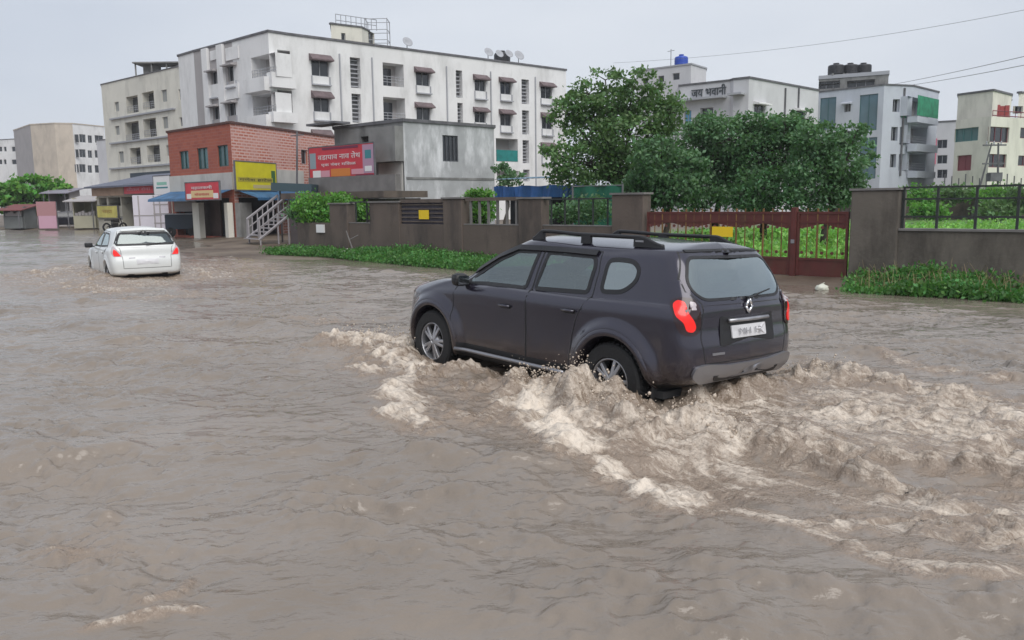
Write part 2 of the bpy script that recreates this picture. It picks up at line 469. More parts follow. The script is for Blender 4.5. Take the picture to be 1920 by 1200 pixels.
# strokes: control pixels, width(m), crest height, foam, churn (rough displacement)
ST = [
 # bow splash off the near front wheel
 (PX((655, 655), (700, 642), (752, 648), (800, 668)), 0.36, 0.11, 0.85, 0.045),
 (PX((700, 680), (760, 690), (800, 700)), 0.30, 0.05, 0.9, 0.05),
 (PX((765, 690), (752, 730), (768, 775), (795, 805)), 0.16, 0.035, 0.8, 0.04),
 (PX((840, 695), (900, 690), (960, 700)), 0.16, 0.05, 0.5, 0.05),
 # rear wheel mound and its diverging crest
 (PX((975, 722), (1030, 738), (1090, 758), (1165, 792)), 0.28, 0.22, 0.55, 0.05),
 (PX((1020, 770), (1090, 790), (1150, 815)), 0.22, 0.08, 0.6, 0.035),
 (PX((985, 735), (1010, 780), (1060, 812), (1120, 845)), 0.20, 0.06, 1.0, 0.05),
 (PX((1120, 845), (1170, 880), (1235, 925), (1290, 955)), 0.15, 0.04, 0.85, 0.035),
 (PX((1130, 880), (1230, 890), (1330, 925)), 0.16, 0.02, 0.8, 0.03),
 (PX((1290, 950), (1400, 968), (1500, 990), (1560, 1015), (1630, 1050)), 0.06, 0.015, 0.6, 0.015),
 (PX((1600, 1040), (1700, 1070), (1800, 1090), (1960, 1118)), 0.10, 0.02, 0.5, 0.02),
 # rooster tail directly behind, near side
 (PX((1240, 775), (1320, 800), (1400, 818), (1470, 842)), 0.17, 0.10, 0.6, 0.04),
 (PX((1470, 850), (1540, 868), (1620, 895), (1690, 920), (1765, 942)), 0.07, 0.07, 0.6, 0.03),
 (PX((1480, 820), (1560, 835), (1640, 850)), 0.15, 0.04, 0.6, 0.035),
 (PX((1620, 838), (1700, 858), (1790, 872), (1880, 888), (1960, 920)), 0.07, 0.065, 0.5, 0.025),
 # far side wake
 (PX((1495, 700), (1560, 705), (1620, 712), (1690, 728)), 0.30, 0.085, 0.6, 0.04),
 (PX((1690, 728), (1780, 745), (1860, 765), (1960, 800)), 0.18, 0.05, 0.6, 0.04),
 (PX((1540, 760), (1640, 770), (1740, 790), (1860, 805), (1980, 830)), 0.16, 0.035, 0.6, 0.03),
 (PX((1580, 800), (1700, 805), (1820, 830), (1950, 850)), 0.13, 0.025, 0.6, 0.03),
 (PX((1640, 660), (1720, 690), (1800, 700), (1900, 720)), 0.12, 0.02, 0.45, 0.02),
 (PX((1560, 985), (1680, 1000), (1800, 1010), (1930, 1040)), 0.20, 0.02, 0.55, 0.03),
 (PX((1700, 930), (1800, 965), (1900, 985), (1990, 1010)), 0.18, 0.02, 0.5, 0.03),
 # splash in the lower left corner
 (PX((172, 950), (205, 975), (222, 1010), (215, 1045)), 0.08, 0.012, 0.06, 0.035),
 (PX((130, 1020), (205, 1065), (250, 1095), (285, 1130)), 0.17, 0.012, 0.08, 0.05),
 (PX((150, 1192), (215, 1172), (275, 1160), (330, 1150), (392, 1148)), 0.028, 0.025, 0.46, 0.016),
 (PX((262, 1140), (300, 1128), (340, 1110), (362, 1082)), 0.035, 0.03, 0.30, 0.030),
 # steeper crests among the open ripples
 (PX((380, 862), (480, 866), (560, 850), (650, 812)), 0.05, 0.028, 0.0, 0.004),
 (PX((420, 905), (520, 895), (600, 890)), 0.05, 0.018, 0.0, 0.003),
 (PX((600, 895), (690, 905), (790, 922)), 0.045, 0.022, 0.0, 0.004),
 (PX((510, 965), (600, 978), (700, 1002)), 0.05, 0.025, 0.0, 0.004),
 (PX((960, 930), (1080, 950), (1200, 985)), 0.06, 0.028, 0.05, 0.008),
 (PX((820, 985), (940, 1000), (1050, 1040), (1180, 1060)), 0.07, 0.030, 0.0, 0.006),
 (PX((1020, 1092), (1150, 1098), (1280, 1125), (1400, 1140)), 0.09, 0.040, 0.0, 0.006),
 (PX((1300, 1062), (1380, 1072), (1450, 1068)), 0.05, 0.022, 0.0, 0.004),
 (PX((1000, 1150), (1150, 1165), (1300, 1190)), 0.16, 0.045, 0.0, 0.004),
 (PX((1450, 1110), (1600, 1120), (1750, 1140), (1900, 1150)), 0.14, 0.04, 0.05, 0.006),
 (PX((760, 860), (840, 855), (900, 868)), 0.05, 0.02, 0.0, 0.004),
 (PX((60, 870), (160, 880), (250, 872)), 0.07, 0.02, 0.0, 0.005),
 (PX((1080, 742), (1120, 752), (1165, 770)), 0.24, 0.25, 0.6, 0.04),
 (PX((1225, 742), (1330, 748), (1470, 716)), 0.20, 0.11, 0.35, 0.035),
 # wake of the white hatchback
 (PX((85, 520), (120, 508), (160, 502)), 0.45, 0.06, 0.42, 0.04),
 (PX((150, 530), (190, 545), (260, 540), (340, 530)), 0.45, 0.04, 0.45, 0.035),
 (PX((170, 505), (200, 525)), 0.30, 0.10, 0.42, 0.04),
 (PX((345, 505), (390, 512), (440, 522)), 0.40, 0.05, 0.45, 0.035),
 (PX((230, 560), (330, 556), (400, 548)), 0.6, 0.02, 0.25, 0.03),
 (PX((590, 598), (650, 606)), 0.22, 0.02, 0.3, 0.02),
]
ch1 = sample(spectrum_tile(512, 3, 80, -1.85, None, 2, 8), X, Y, 3.1)
ch2 = sample(spectrum_tile(512, 4, 75, -1.75, None, 2, 9), X, Y, 2.3)
ch0 = sample(spectrum_tile(512, 4, 22, -1.6, None, 2, 12), X, Y, 3.3)
wob = sample(tC, Y, X, 3.7)
foam = np.zeros(X.shape); bump = np.zeros(X.shape); churn = np.zeros(X.shape)
for pts, w, hgt, fo, chn in ST:
    pts = [tuple(p) for p in catmull(pts, 5)]
    px = [p[0] for p in pts]; py = [p[1] for p in pts]; g = 4 * w + 0.3
    ix = (wx > min(px) - g) & (wx < max(px) + g); iy = (wy > min(py) - g) & (wy < max(py) + g)
    if not ix.any() or not iy.any(): continue
    sl = np.ix_(ix, iy)
    D, S, T = seg_dist(X[sl] + 0.35 * w * ch1[sl], Y[sl] + 0.35 * w * wob[sl], pts)
    taper = np.minimum(1, np.minimum(T, 1 - T) * 6 + 0.35)
    prof = np.exp(-(D / w) ** 2) * taper
    foam[sl] = np.maximum(foam[sl], fo * np.exp(-(D / (1.15 * w)) ** 2) * taper)
    bump[sl] = np.maximum(bump[sl], hgt * prof)
    churn[sl] = np.maximum(churn[sl], chn * np.exp(-(D / (1.5 * w)) ** 2))
# general turbulence inside the wake fan behind the car
cu, cv = suv_frame(X, Y)
def region(px_pts, soft):
    P = PX(*px_pts); D, S_, T_ = seg_dist(X, Y, P + [P[0]]); return np.where(in_poly(X, Y, P), sstep(0, soft, D), 0.0)
fan = region(((1185, 770), (1040, 790), (1180, 880), (1290, 935), (1540, 1000), (1920, 1115), (2300, 1200), (2300, 780), (1920, 735), (1700, 690), (1495, 655)), 0.5)
fan2 = region(((810, 668), (730, 700), (760, 800), (900, 830), (1250, 985), (1560, 1090), (1560, 1010), (1250, 920), (1040, 800), (975, 715), (900, 690)), 0.5)
streak_t = spectrum_tile(512, 3, 60, -1.5, (1.0, 0.0), 3.0, 31)
fc, fs2 = math.cos(SUV_YAW), math.sin(SUV_YAW); su, sv = X * fc + Y * fs2, -X * fs2 + Y * fc
streak = sample(streak_t, sv + 0.25 * lf, su * 0.33, 3.3)
churn = np.maximum(churn, 0.017 * fan * (0.8 + 0.3 * np.clip(lf, -1, 1)) + 0.014 * fan2)
foam = np.maximum(foam, fan * np.clip(0.43 + 0.15 * streak + 0.10 * lf, 0.0, 0.8) + fan2 * np.clip(0.20 + 0.12 * streak, 0, 0.45))
hu, hv = (X - HATCH_POS[0]), (Y - HATCH_POS[1])
hr = np.hypot(hu, hv * 0.8)
foam = np.maximum(foam, 0.33 * np.exp(-((hr - 1.6) / 2.4) ** 2)); churn = np.maximum(churn, 0.02 * np.exp(-((hr - 1.6) / 2.2) ** 2))
# pressed-down trough round each tyre of the near car
trough = 0
for wu, wv in ((1.336, 0.85), (-1.336, 0.85), (1.336, -0.85), (-1.336, -0.85)):
    trough = trough + 0.09 * np.exp(-(((cu - wu) / 0.5) ** 2 + ((cv - wv) / 0.28) ** 2))
trough = trough + 0.08 * np.exp(-(((cu - 0.0) / 1.3) ** 2 + ((cv - 0.75) / 0.28) ** 2)) + 0.02 * np.exp(-(((cu + 2.5) / 0.8) ** 2 + (cv / 0.8) ** 2))
ridged = np.clip(np.abs(ch2), 0, 2.2) - 0.6
streak2 = sample(streak_t, sv + 0.12 * ch0, su * 0.38 + 1.7, 2.1)
wk = np.clip(fan + fan2, 0, 1)
Z = base + bump * np.clip(1 + 0.26 * ch0, 0.35, 1.45) + churn * ((0.38 - 0.16 * wk) * ch1 + (0.42 - 0.22 * wk) * ridged + wk * (0.60 * streak2 + 0.25 * ch0)) - trough
Z = np.where(calm < 0.02, np.minimum(Z, 0.01), Z)
Z = np.clip(Z, -0.145, 0.6)
foam = np.clip(foam + 0.10 * churn / 0.05 * np.clip(ch1, -1, 2), 0, 1)

def water_material():
    m, nt, b = node_mat('muddy_water'); N, L = nt.nodes, nt.links
    tc = N.new('ShaderNodeTexCoord')
    at = N.new('ShaderNodeAttribute'); at.attribute_name = 'foam'
    # lacy foam break-up
    n1 = N.new('ShaderNodeTexNoise'); n1.inputs['Scale'].default_value = 14.0; n1.inputs['Detail'].default_value = 11; n1.inputs['Roughness'].default_value = 0.72
    n1.inputs['Distortion'].default_value = 0.6
    mp0 = N.new('ShaderNodeMapping'); mp0.inputs['Rotation'].default_value = (0, 0, 0.85)
    mp = N.new('ShaderNodeMapping'); mp.inputs['Scale'].default_value = (0.36, 1.25, 1.0)
    L.new(tc.outputs['Object'], mp0.inputs[0]); L.new(mp0.outputs[0], mp.inputs[0]); L.new(mp.outputs[0], n1.inputs['Vector'])
    sub = N.new('ShaderNodeMath'); sub.operation = 'SUBTRACT'; sub.inputs[0].default_value = 1.02
    s2 = N.new('ShaderNodeMath'); s2.operation = 'MULTIPLY'; s2.inputs[1].default_value = 0.92
    L.new(at.outputs['Fac'], s2.inputs[0]); L.new(s2.outputs[0], sub.inputs[1])
    n1r = N.new('ShaderNodeMapRange'); n1r.inputs[1].default_value = 0.25; n1r.inputs[2].default_value = 0.75
    L.new(n1.outputs[0], n1r.inputs[0])
    dif = N.new('ShaderNodeMath'); dif.operation = 'SUBTRACT'
    L.new(n1r.outputs[0], dif.inputs[0]); L.new(sub.outputs[0], dif.inputs[1])
    mr = N.new('ShaderNodeMapRange'); mr.inputs[1].default_value = -0.20; mr.inputs[2].default_value = 0.40; mr.inputs[3].default_value = 0; mr.inputs[4].default_value = 1
    L.new(dif.outputs[0], mr.inputs[0])
    gate = N.new('ShaderNodeMapRange'); gate.inputs[1].default_value = 0.02; gate.inputs[2].default_value = 0.25
    L.new(at.outputs['Fac'], gate.inputs[0])
    ff = N.new('ShaderNodeMath'); ff.operation = 'MULTIPLY'; L.new(mr.outputs[0], ff.inputs[0]); L.new(gate.outputs[0], ff.inputs[1])
    # silt colour
    n2 = N.new('ShaderNodeTexNoise'); n2.inputs['Scale'].default_value = 0.6; n2.inputs['Detail'].default_value = 6
    L.new(tc.outputs['Object'], n2.inputs[0])
    r = N.new('ShaderNodeValToRGB'); e = r.color_ramp.elements
    e[0].position = 0.3; e[0].color = (0.180, 0.149, 0.120, 1); e[1].position = 0.7; e[1].color = (0.245, 0.207, 0.172, 1)
    L.new(n2.outputs[0], r.inputs[0])
    churned = N.new('ShaderNodeMix'); churned.data_type = 'RGBA'; churned.inputs[7].default_value = (0.245, 0.190, 0.145, 1)
    L.new(gate.outputs[0], churned.inputs[0]); L.new(r.outputs[0], churned.inputs[6])
    mx = N.new('ShaderNodeMix'); mx.data_type = 'RGBA'; mx.inputs[7].default_value = (0.66, 0.58, 0.49, 1)
    L.new(ff.outputs[0], mx.inputs[0]); L.new(churned.outputs[2], mx.inputs[6]); L.new(mx.outputs[2], b.inputs['Base Color'])
    rr = N.new('ShaderNodeMapRange'); rr.inputs[3].default_value = 0.10; rr.inputs[4].default_value = 0.65
    L.new(ff.outputs[0], rr.inputs[0]); L.new(rr.outputs[0], b.inputs['Roughness'])
    b.inputs['IOR'].default_value = 1.36
    b.inputs['Specular IOR Level'].default_value = 0.85
    # fine ripples + bubbles
    mpr = N.new('ShaderNodeMapping'); mpr.inputs['Rotation'].default_value = (0, 0, 0.3); mpr.inputs['Scale'].default_value = (0.45, 1.0, 1.0)
    L.new(tc.outputs['Object'], mpr.inputs[0])
    n3 = N.new('ShaderNodeTexNoise'); n3.inputs['Scale'].default_value = 5.5; n3.inputs['Detail'].default_value = 6; n3.inputs['Distortion'].default_value = 0.25
    L.new(mpr.outputs[0], n3.inputs['Vector'])
    n4 = N.new('ShaderNodeTexNoise'); n4.inputs['Scale'].default_value = 38.0; n4.inputs['Detail'].default_value = 5
    L.new(tc.outputs['Object'], n4.inputs['Vector'])
    calm_at = N.new('ShaderNodeAttribute'); calm_at.attribute_name = 'ripple'
    b1 = N.new('ShaderNodeBump'); b1.inputs['Distance'].default_value = 0.10
    ms = N.new('ShaderNodeMath'); ms.operation = 'MULTIPLY'; ms.inputs[1].default_value = 0.42; L.new(calm_at.outputs['Fac'], ms.inputs[0]); L.new(ms.outputs[0], b1.inputs['Strength'])
    L.new(n3.outputs[0], b1.inputs['Height'])
    b2 = N.new('ShaderNodeBump'); b2.inputs['Distance'].default_value = 0.02
    bs = N.new('ShaderNodeMapRange'); bs.inputs[3].default_value = 0.12; bs.inputs[4].default_value = 0.9
    L.new(gate.outputs[0], bs.inputs[0]); L.new(bs.outputs[0], b2.inputs['Strength'])
    L.new(n4.outputs[0], b2.inputs['Height']); L.new(b1.outputs[0], b2.inputs['Normal']); L.new(b2.outputs[0], b.inputs['Normal'])
    return m

water = np_mesh('flood_water', np.stack([X, Y, Z], -1).reshape(-1, 3), grid_faces(len(wx), len(wy)), water_material(), smooth=True)
tag(water, kind='structure')
at = water.data.attributes.new('foam', 'FLOAT', 'POINT'); at.data.foreach_set('value', foam.ravel().astype(np.float32))
at = water.data.attributes.new('ripple', 'FLOAT', 'POINT'); at.data.foreach_set('value', (0.12 + 0.88 * calm).ravel().astype(np.float32))

def water_z(x, y):
    i = int(np.clip(np.searchsorted(wx, x), 0, len(wx) - 1)); j = int(np.clip(np.searchsorted(wy, y), 0, len(wy) - 1))
    return float(Z[i, j])
# ------------------------------------------------------------------ vehicles
M_PAINT = mat('plum_grey_paint', (0.030, 0.027, 0.044), rough=0.22, metal=0.5, var=0.05, scale=1.5, coat=1.0)
def muddy(m, z0, z1, amt=0.6):
    """road dirt: brown film with its own noisy edge on the lower panels"""
    nt = m.node_tree; N, L = nt.nodes, nt.links; b = N['Principled BSDF']; tc = N.new('ShaderNodeTexCoord'); sp = N.new('ShaderNodeSeparateXYZ'); L.new(tc.outputs['Object'], sp.inputs[0])
    n = N.new('ShaderNodeTexNoise'); n.inputs['Scale'].default_value = 7; n.inputs['Detail'].default_value = 9; n.inputs['Roughness'].default_value = .7; L.new(tc.outputs['Object'], n.inputs[0])
    a = N.new('ShaderNodeMath'); a.operation = 'MULTIPLY_ADD'; a.inputs[1].default_value = 0.7; L.new(n.outputs[0], a.inputs[0]); L.new(sp.outputs[2], a.inputs[2])
    r = N.new('ShaderNodeMapRange'); r.inputs[1].default_value = z1 + .35; r.inputs[2].default_value = z0 + .35; r.inputs[3].default_value = 0; r.inputs[4].default_value = amt; L.new(a.outputs[0], r.inputs[0])
    mx = N.new('ShaderNodeMix'); mx.data_type = 'RGBA'; mx.inputs[7].default_value = (.13, .10, .075, 1)
    src = b.inputs['Base Color'].links[0].from_socket if b.inputs['Base Color'].links else None
    if src: L.new(src, mx.inputs[6])
    else: mx.inputs[6].default_value = b.inputs['Base Color'].default_value
    L.new(r.outputs[0], mx.inputs[0]); L.new(mx.outputs[2], b.inputs['Base Color'])
    cw = N.new('ShaderNodeMath'); cw.operation = 'SUBTRACT'; cw.inputs[0].default_value = 1.0; L.new(r.outputs[0], cw.inputs[1]); L.new(cw.outputs[0], b.inputs['Coat Weight'])
muddy(M_PAINT, .35, .72, .42)
M_BLACKPL = mat('black_plastic', (0.012, 0.012, 0.014), rough=0.5, bump=0.15, bscale=120)
M_RUBBER = mat('tyre_rubber', (0.014, 0.014, 0.015), rough=0.75, bump=0.4, bscale=60)
M_SILVER = mat('satin_silver', (0.30, 0.30, 0.32), rough=0.32, metal=0.7)
M_ALLOY = mat('alloy', (0.42, 0.42, 0.44), rough=0.35, metal=0.75, var=0.2, scale=6)
M_CHROME = mat('chrome', (0.75, 0.75, 0.77), rough=0.12, metal=1.0)
M_CHROMED = mat('mirror_dark', (0.10, 0.11, 0.12), rough=0.1, metal=1.0)
M_RED = mat('brake_light_red', (0.55, 0.01, 0.006), rough=0.2, emit=(1.0, 0.010, 0.006), estr=0.42, coat=0.5)
M_REDDARK = mat('red_lens', (0.020, 0.004, 0.006), rough=0.12, coat=0.6)
M_CLEARLENS = mat('clear_lens', (0.45, 0.40, 0.42), rough=0.1, coat=0.6)
M_PLATE = mat('number_plate_white', (0.62, 0.62, 0.64), rough=0.4, var=0.08, scale=9)
M_INTER = mat('cabin_trim', (0.03, 0.03, 0.032), rough=0.8)
M_SEAT = mat('seat_cloth', (0.05, 0.05, 0.055), rough=0.9, bump=0.2, bscale=90)
M_WHITECAR = mat('white_car_paint', (0.66, 0.68, 0.67), rough=0.28, var=0.03, scale=2, coat=0.5)
M_GLASS = glass_mat('tinted_glass', (0.50, 0.66, 0.66), 0.20)
M_GLASSD = glass_mat('rear_glass', (0.22, 0.34, 0.36), 0.34)
M_GLASSH = glass_mat('dark_rear_glass', (0.05, 0.09, 0.10), 0.16)
M_PLATETXT = mat('plate_text', (0.28, 0.28, 0.30), rough=0.6)

def ring(xf, xr, w, zf, zm, zr, rf=0.30, rr=0.20, sx=0.5):
    """one plan-view ring of half the body: front centre -> corner -> side -> rear corner -> rear centre"""
    P = [(xf, 0.0, zf), (xf - 0.035, 0.50 * w, zf), (xf - 0.40 * rf, 0.83 * w, zf), (xf - rf, 0.965 * w, zf)]
    a, b = xf - rf - 0.22, xr + rr + 0.22
    if a < b: a = b = (a + b) / 2
    for k in range(8):
        t = k / 7; x = a + (b - a) * t
        z = zf + (zm - zf) * sstep(0, 0.30, np.array(t)) if t < 0.5 else zm + (zr - zm) * float(sstep(0.65, 1.0, np.array(t)))
        P.append((x, w * (1.0 - 0.012 * (2 * t - 1) ** 2), float(z)))
    P += [(xr + rr, 0.975 * w, zr), (xr + 0.34 * rr, 0.86 * w, zr), (xr + 0.02, 0.50 * w, zr), (xr, 0.0, zr)]
    return P

def cr_interp(P, n, axis):
    """Catmull-Rom along an axis (clamped ends)"""
    P = np.moveaxis(P, axis, 0); m = len(P)
    Q = np.concatenate([2 * P[:1] - P[1:2], P, 2 * P[-1:] - P[-2:-1]]); out = []
    for i in range(m - 1):
        p0, p1, p2, p3 = Q[i], Q[i + 1], Q[i + 2], Q[i + 3]
        for t in np.linspace(0, 1, n, endpoint=False):
            out.append(0.5 * ((2 * p1) + (-p0 + p2) * t + (2 * p0 - 5 * p1 + 4 * p2 - p3) * t ** 2 + (-p0 + 3 * p1 - 3 * p2 + p3) * t ** 3))
    out.append(P[-1]); return np.moveaxis(np.array(out), 0, axis)

def round_poly(pts, r=0.06, n=5):
    out = []; m = len(pts)
    for i in range(m):
        p = np.array(pts[i], float); a = np.array(pts[i - 1], float); b = np.array(pts[(i + 1) % m], float)
        ra = min(r, 0.45 * np.linalg.norm(a - p)); rb = min(r, 0.45 * np.linalg.norm(b - p))
        A = p + (a - p) / np.linalg.norm(a - p) * ra; B = p + (b - p) / np.linalg.norm(b - p) * rb
        for t in np.linspace(0, 1, n): out.append(tuple((1 - t) ** 2 * A + 2 * t * (1 - t) * p + t * t * B))
    return out

def shrink(poly, d):
    c = np.mean(poly, 0); P = np.array(poly); n = len(P); out = []
    area = 0.5 * np.sum(P[:, 0] * np.roll(P[:, 1], -1) - np.roll(P[:, 0], -1) * P[:, 1]); sg = 1 if area > 0 else -1
    for i in range(n):
        t = P[(i + 1) % n] - P[i - 1]; t /= np.linalg.norm(t) + 1e-9
        out.append(tuple(P[i] + np.array([-t[1], t[0]]) * sg * d))
    return out

class Shell:
    """fine body surface of a car with look-ups by side (x,z), rear (y,z), top (x,y) and corner (a,z) coordinates"""
    def __init__(s, rings, wheels, flare, arch_r):
        net = np.array(rings); fine = cr_interp(cr_interp(net, 13, 1), 11, 0)
        fine[..., 1] = np.maximum(fine[..., 1], 0); fine[:, 0, 1] = 0; fine[:, -1, 1] = 0; fine[-1, :, 1] = 0
        s.wheels = wheels
        for wxx in wheels:
            r = np.hypot(fine[..., 0] - wxx, fine[..., 2] - 0.36)
            side = sstep(0.5, 0.75, fine[..., 1]) * (fine[..., 2] > 0.2) * sstep(1.10, 0.90, fine[..., 2])
            fine[..., 1] += flare * side * (sstep(arch_r + 0.16, arch_r + 0.06, r) * 1.0)
        s.g = fine
        du = np.gradient(fine, axis=1); dv = np.gradient(fine, axis=0); n = np.cross(du, dv)
        n /= np.linalg.norm(n, axis=2, keepdims=True) + 1e-9
        c = fine - np.array([0, 0, 0.8]); flip = np.sum(n * c) < 0
        s.n = -n if flip else n
        s.P = fine.reshape(-1, 3); s.N = s.n.reshape(-1, 3)
        s.keys = {'side': (s.P[:, [0, 2]], s.N[:, 1] > 0.35), 'rear': (s.P[:, [1, 2]], (s.N[:, 0] < -0.3) & (s.P[:, 0] < 0)),
                  'front': (s.P[:, [1, 2]], (s.N[:, 0] > 0.2) & (s.P[:, 0] > 0)),
                  'corner': (np.stack([-s.P[:, 0] - s.P[:, 1], s.P[:, 2]], 1), (s.P[:, 0] < -1.0) & (s.P[:, 2] < 1.35) & (s.P[:, 1] > 0.3)),
                  'fcorner': (np.stack([s.P[:, 0] - s.P[:, 1], s.P[:, 2]], 1), (s.P[:, 0] > 1.0) & (s.P[:, 1] > 0.2)),
                  'top': (s.P[:, [0, 1]], (s.N[:, 2] > 0.6) & (s.P[:, 2] > 1.2))}
        s.keys = {k: (a[m], s.P[m], s.N[m]) for k, (a, m) in s.keys.items()}
    def at(s, key, q, off=0.0, mirror=False):
        K, P, N = s.keys[key]; q = np.asarray(q, float); out = []
        for p in q:
            pp = np.array([abs(p[0]), p[1]]) if key in ('rear', 'front') else p
            if key == 'top': pp = np.array([p[0], abs(p[1])])
            d = np.sum((K - pp) ** 2, 1); i = np.argpartition(d, 6)[:6]; w = 1 / (d[i] + 1e-7); w /= w.sum()
            A = np.c_[np.ones(6), K[i] - pp]                      # local plane fit
            W = w[:, None]; X = np.linalg.lstsq(A * np.sqrt(W), P[i] * np.sqrt(W), rcond=None)[0][0] if d[i].max() < 0.01 else (P[i] * W).sum(0)
            if np.linalg.norm(X - (P[i] * W).sum(0)) > 0.05: X = (P[i] * W).sum(0)
            n = (N[i] * W).sum(0); n /= np.linalg.norm(n)
            X = X + n * off
            if (key in ('rear', 'front') and p[0] < 0) or (key == 'top' and p[1] < 0): X = X * [1, -1, 1]
            if mirror: X = X * [1, -1, 1]
            out.append(X)
        return np.array(out)

def panel(sh, key, poly, off, step=0.05, skirt=0.012, mirror=False):
    """a slab that follows the body surface inside an outline"""
    P = np.array(poly); lo, hi = P.min(0), P.max(0)
    inner = shrink(poly, step * 0.4)
    gxs, gys = np.meshgrid(np.arange(lo[0], hi[0], step), np.arange(lo[1], hi[1], step))
    q = np.c_[gxs.ravel(), gys.ravel()]; q = q[in_poly(q[:, 0], q[:, 1], inner)]
    pts = [Vector(p) for p in list(poly)] + [Vector(p) for p in q]
    n = len(poly)
    r = delaunay_2d_cdt(pts, [(i, (i + 1) % n) for i in range(n)], [], 1, 1e-5)
    vs = np.array([tuple(v) for v in r[0]]); V = sh.at(key, vs, off, mirror); F = [tuple(f) for f in r[2]]
    if F:
        ta, tb, tc_ = V[F[0][0]], V[F[0][1]], V[F[0][2]]; nf = np.cross(tb - ta, tc_ - ta); cc = np.array([0.0, 0, 0.8])
        if np.dot(nf, ta - cc) < 0: F = [f[::-1] for f in F]
    mb = MB(); mb.v = [tuple(v) for v in V]; mb.f = F; mb.uv = [None] * len(F)
    if skirt:
        O = sh.at(key, poly, off, mirror); I = sh.at(key, poly, off - skirt, mirror); b = len(mb.v)
        mb.v += [tuple(v) for v in O] + [tuple(v) for v in I]
        for i in range(n): mb.f.append((b + i, b + (i + 1) % n, b + n + (i + 1) % n, b + n + i)); mb.uv.append(None)
    return mb

def ribbon(sh, key, line, w, off, closed=False, mirror=False, dens=0.04, mb=None, depth=0.008):
    L = [np.array(p, float) for p in line]
    if closed: L.append(L[0])
    pts = []
    for a, b in zip(L[:-1], L[1:]):
        k = max(1, int(np.linalg.norm(b - a) / dens)); pts += [a + (b - a) * i / k for i in range(k)]
    if not closed: pts.append(L[-1])
    P = np.array(pts); n = len(P)
    T = (np.roll(P, -1, 0) - np.roll(P, 1, 0)) if closed else np.gradient(P, axis=0)
    T /= np.linalg.norm(T, axis=1, keepdims=True) + 1e-9; Nn = np.c_[-T[:, 1], T[:, 0]]
    rows = [sh.at(key, P + Nn * w / 2, off - depth, mirror), sh.at(key, P + Nn * w / 2, off, mirror), sh.at(key, P - Nn * w / 2, off, mirror), sh.at(key, P - Nn * w / 2, off - depth, mirror)]
    mb = mb or MB(); b = len(mb.v)
    for r in rows: mb.v += [tuple(v) for v in r]
    for k in range(3):
        for i in range(n if closed else n - 1):
            j = (i + 1) % n; mb.f.append((b + k * n + i, b + k * n + j, b + (k + 1) * n + j, b + (k + 1) * n + i)); mb.uv.append(None)
    return mb

def make_wheel(root, c, r, w, rim_r, left, mrim, steer=0.0, spokes=5, spin=0.3):
    e = bpy.data.objects.new('wheel', None); scene.collection.objects.link(e); e.parent = root; e.empty_display_size = 0.1
    e.location = c; e.rotation_euler = (0, 0, steer)
    s = 1 if left else -1
    m = MB(); h = w / 2
    m.lathe([(rim_r, -h), (r * 0.93, -h), (r * 0.99, -h * 0.8), (r, -h * 0.55), (r, h * 0.55), (r * 0.99, h * 0.8), (r * 0.93, h), (rim_r * 1.04, h * 1.02), (rim_r, h * 0.9)], (0, 0, 0), 'Y', 40)
    for k in range(40):
        a = 2 * math.pi * k / 40
        for yy in (-h * 0.35, h * 0.35):
            m.box((0, 0, 0), (0.03, w * 0.3, 0.014), M=Matrix.Rotation(a, 4, 'Y') @ Matrix.Translation((0, yy, r + 0.003)))
    m.build('tyre', M_RUBBER, e, smooth=False)
    m = MB()
    m.lathe([(rim_r, -h * 0.9), (rim_r, s * h * 0.9), (rim_r * 0.93, s * h * 0.92), (rim_r * 0.9, s * h * 0.5), (rim_r * 0.88, -s * h * 0.2)], (0, 0, 0), 'Y', 40)
    m.lathe([(0.001, s * h * 0.78), (0.05, s * h * 0.78), (0.075, s * h * 0.62), (0.085, s * h * 0.3)], (0, 0, 0), 'Y', 20)
    for k in range(spokes):
        for d in (-0.17, 0.17):
            a = 2 * math.pi * k / spokes + spin + d
            m.box((0, 0, 0), (rim_r * 0.16, 0.045, rim_r * 0.86), M=Matrix.Rotation(a, 4, 'Y') @ Matrix.Translation((0, s * h * 0.62, rim_r * 0.5)) @ Matrix.Rotation(0.10 * s, 4, 'X'))
    m.build('rim', mrim, e, smooth=False, bevel=0.006)
    m = MB(); m.lathe([(0.001, -s * h * 0.1), (rim_r * 0.62, -s * h * 0.1), (rim_r * 0.62, -s * h * 0.3)], (0, 0, 0), 'Y', 24)
    m.build('brake_disc', M_INTER, e)
    return e

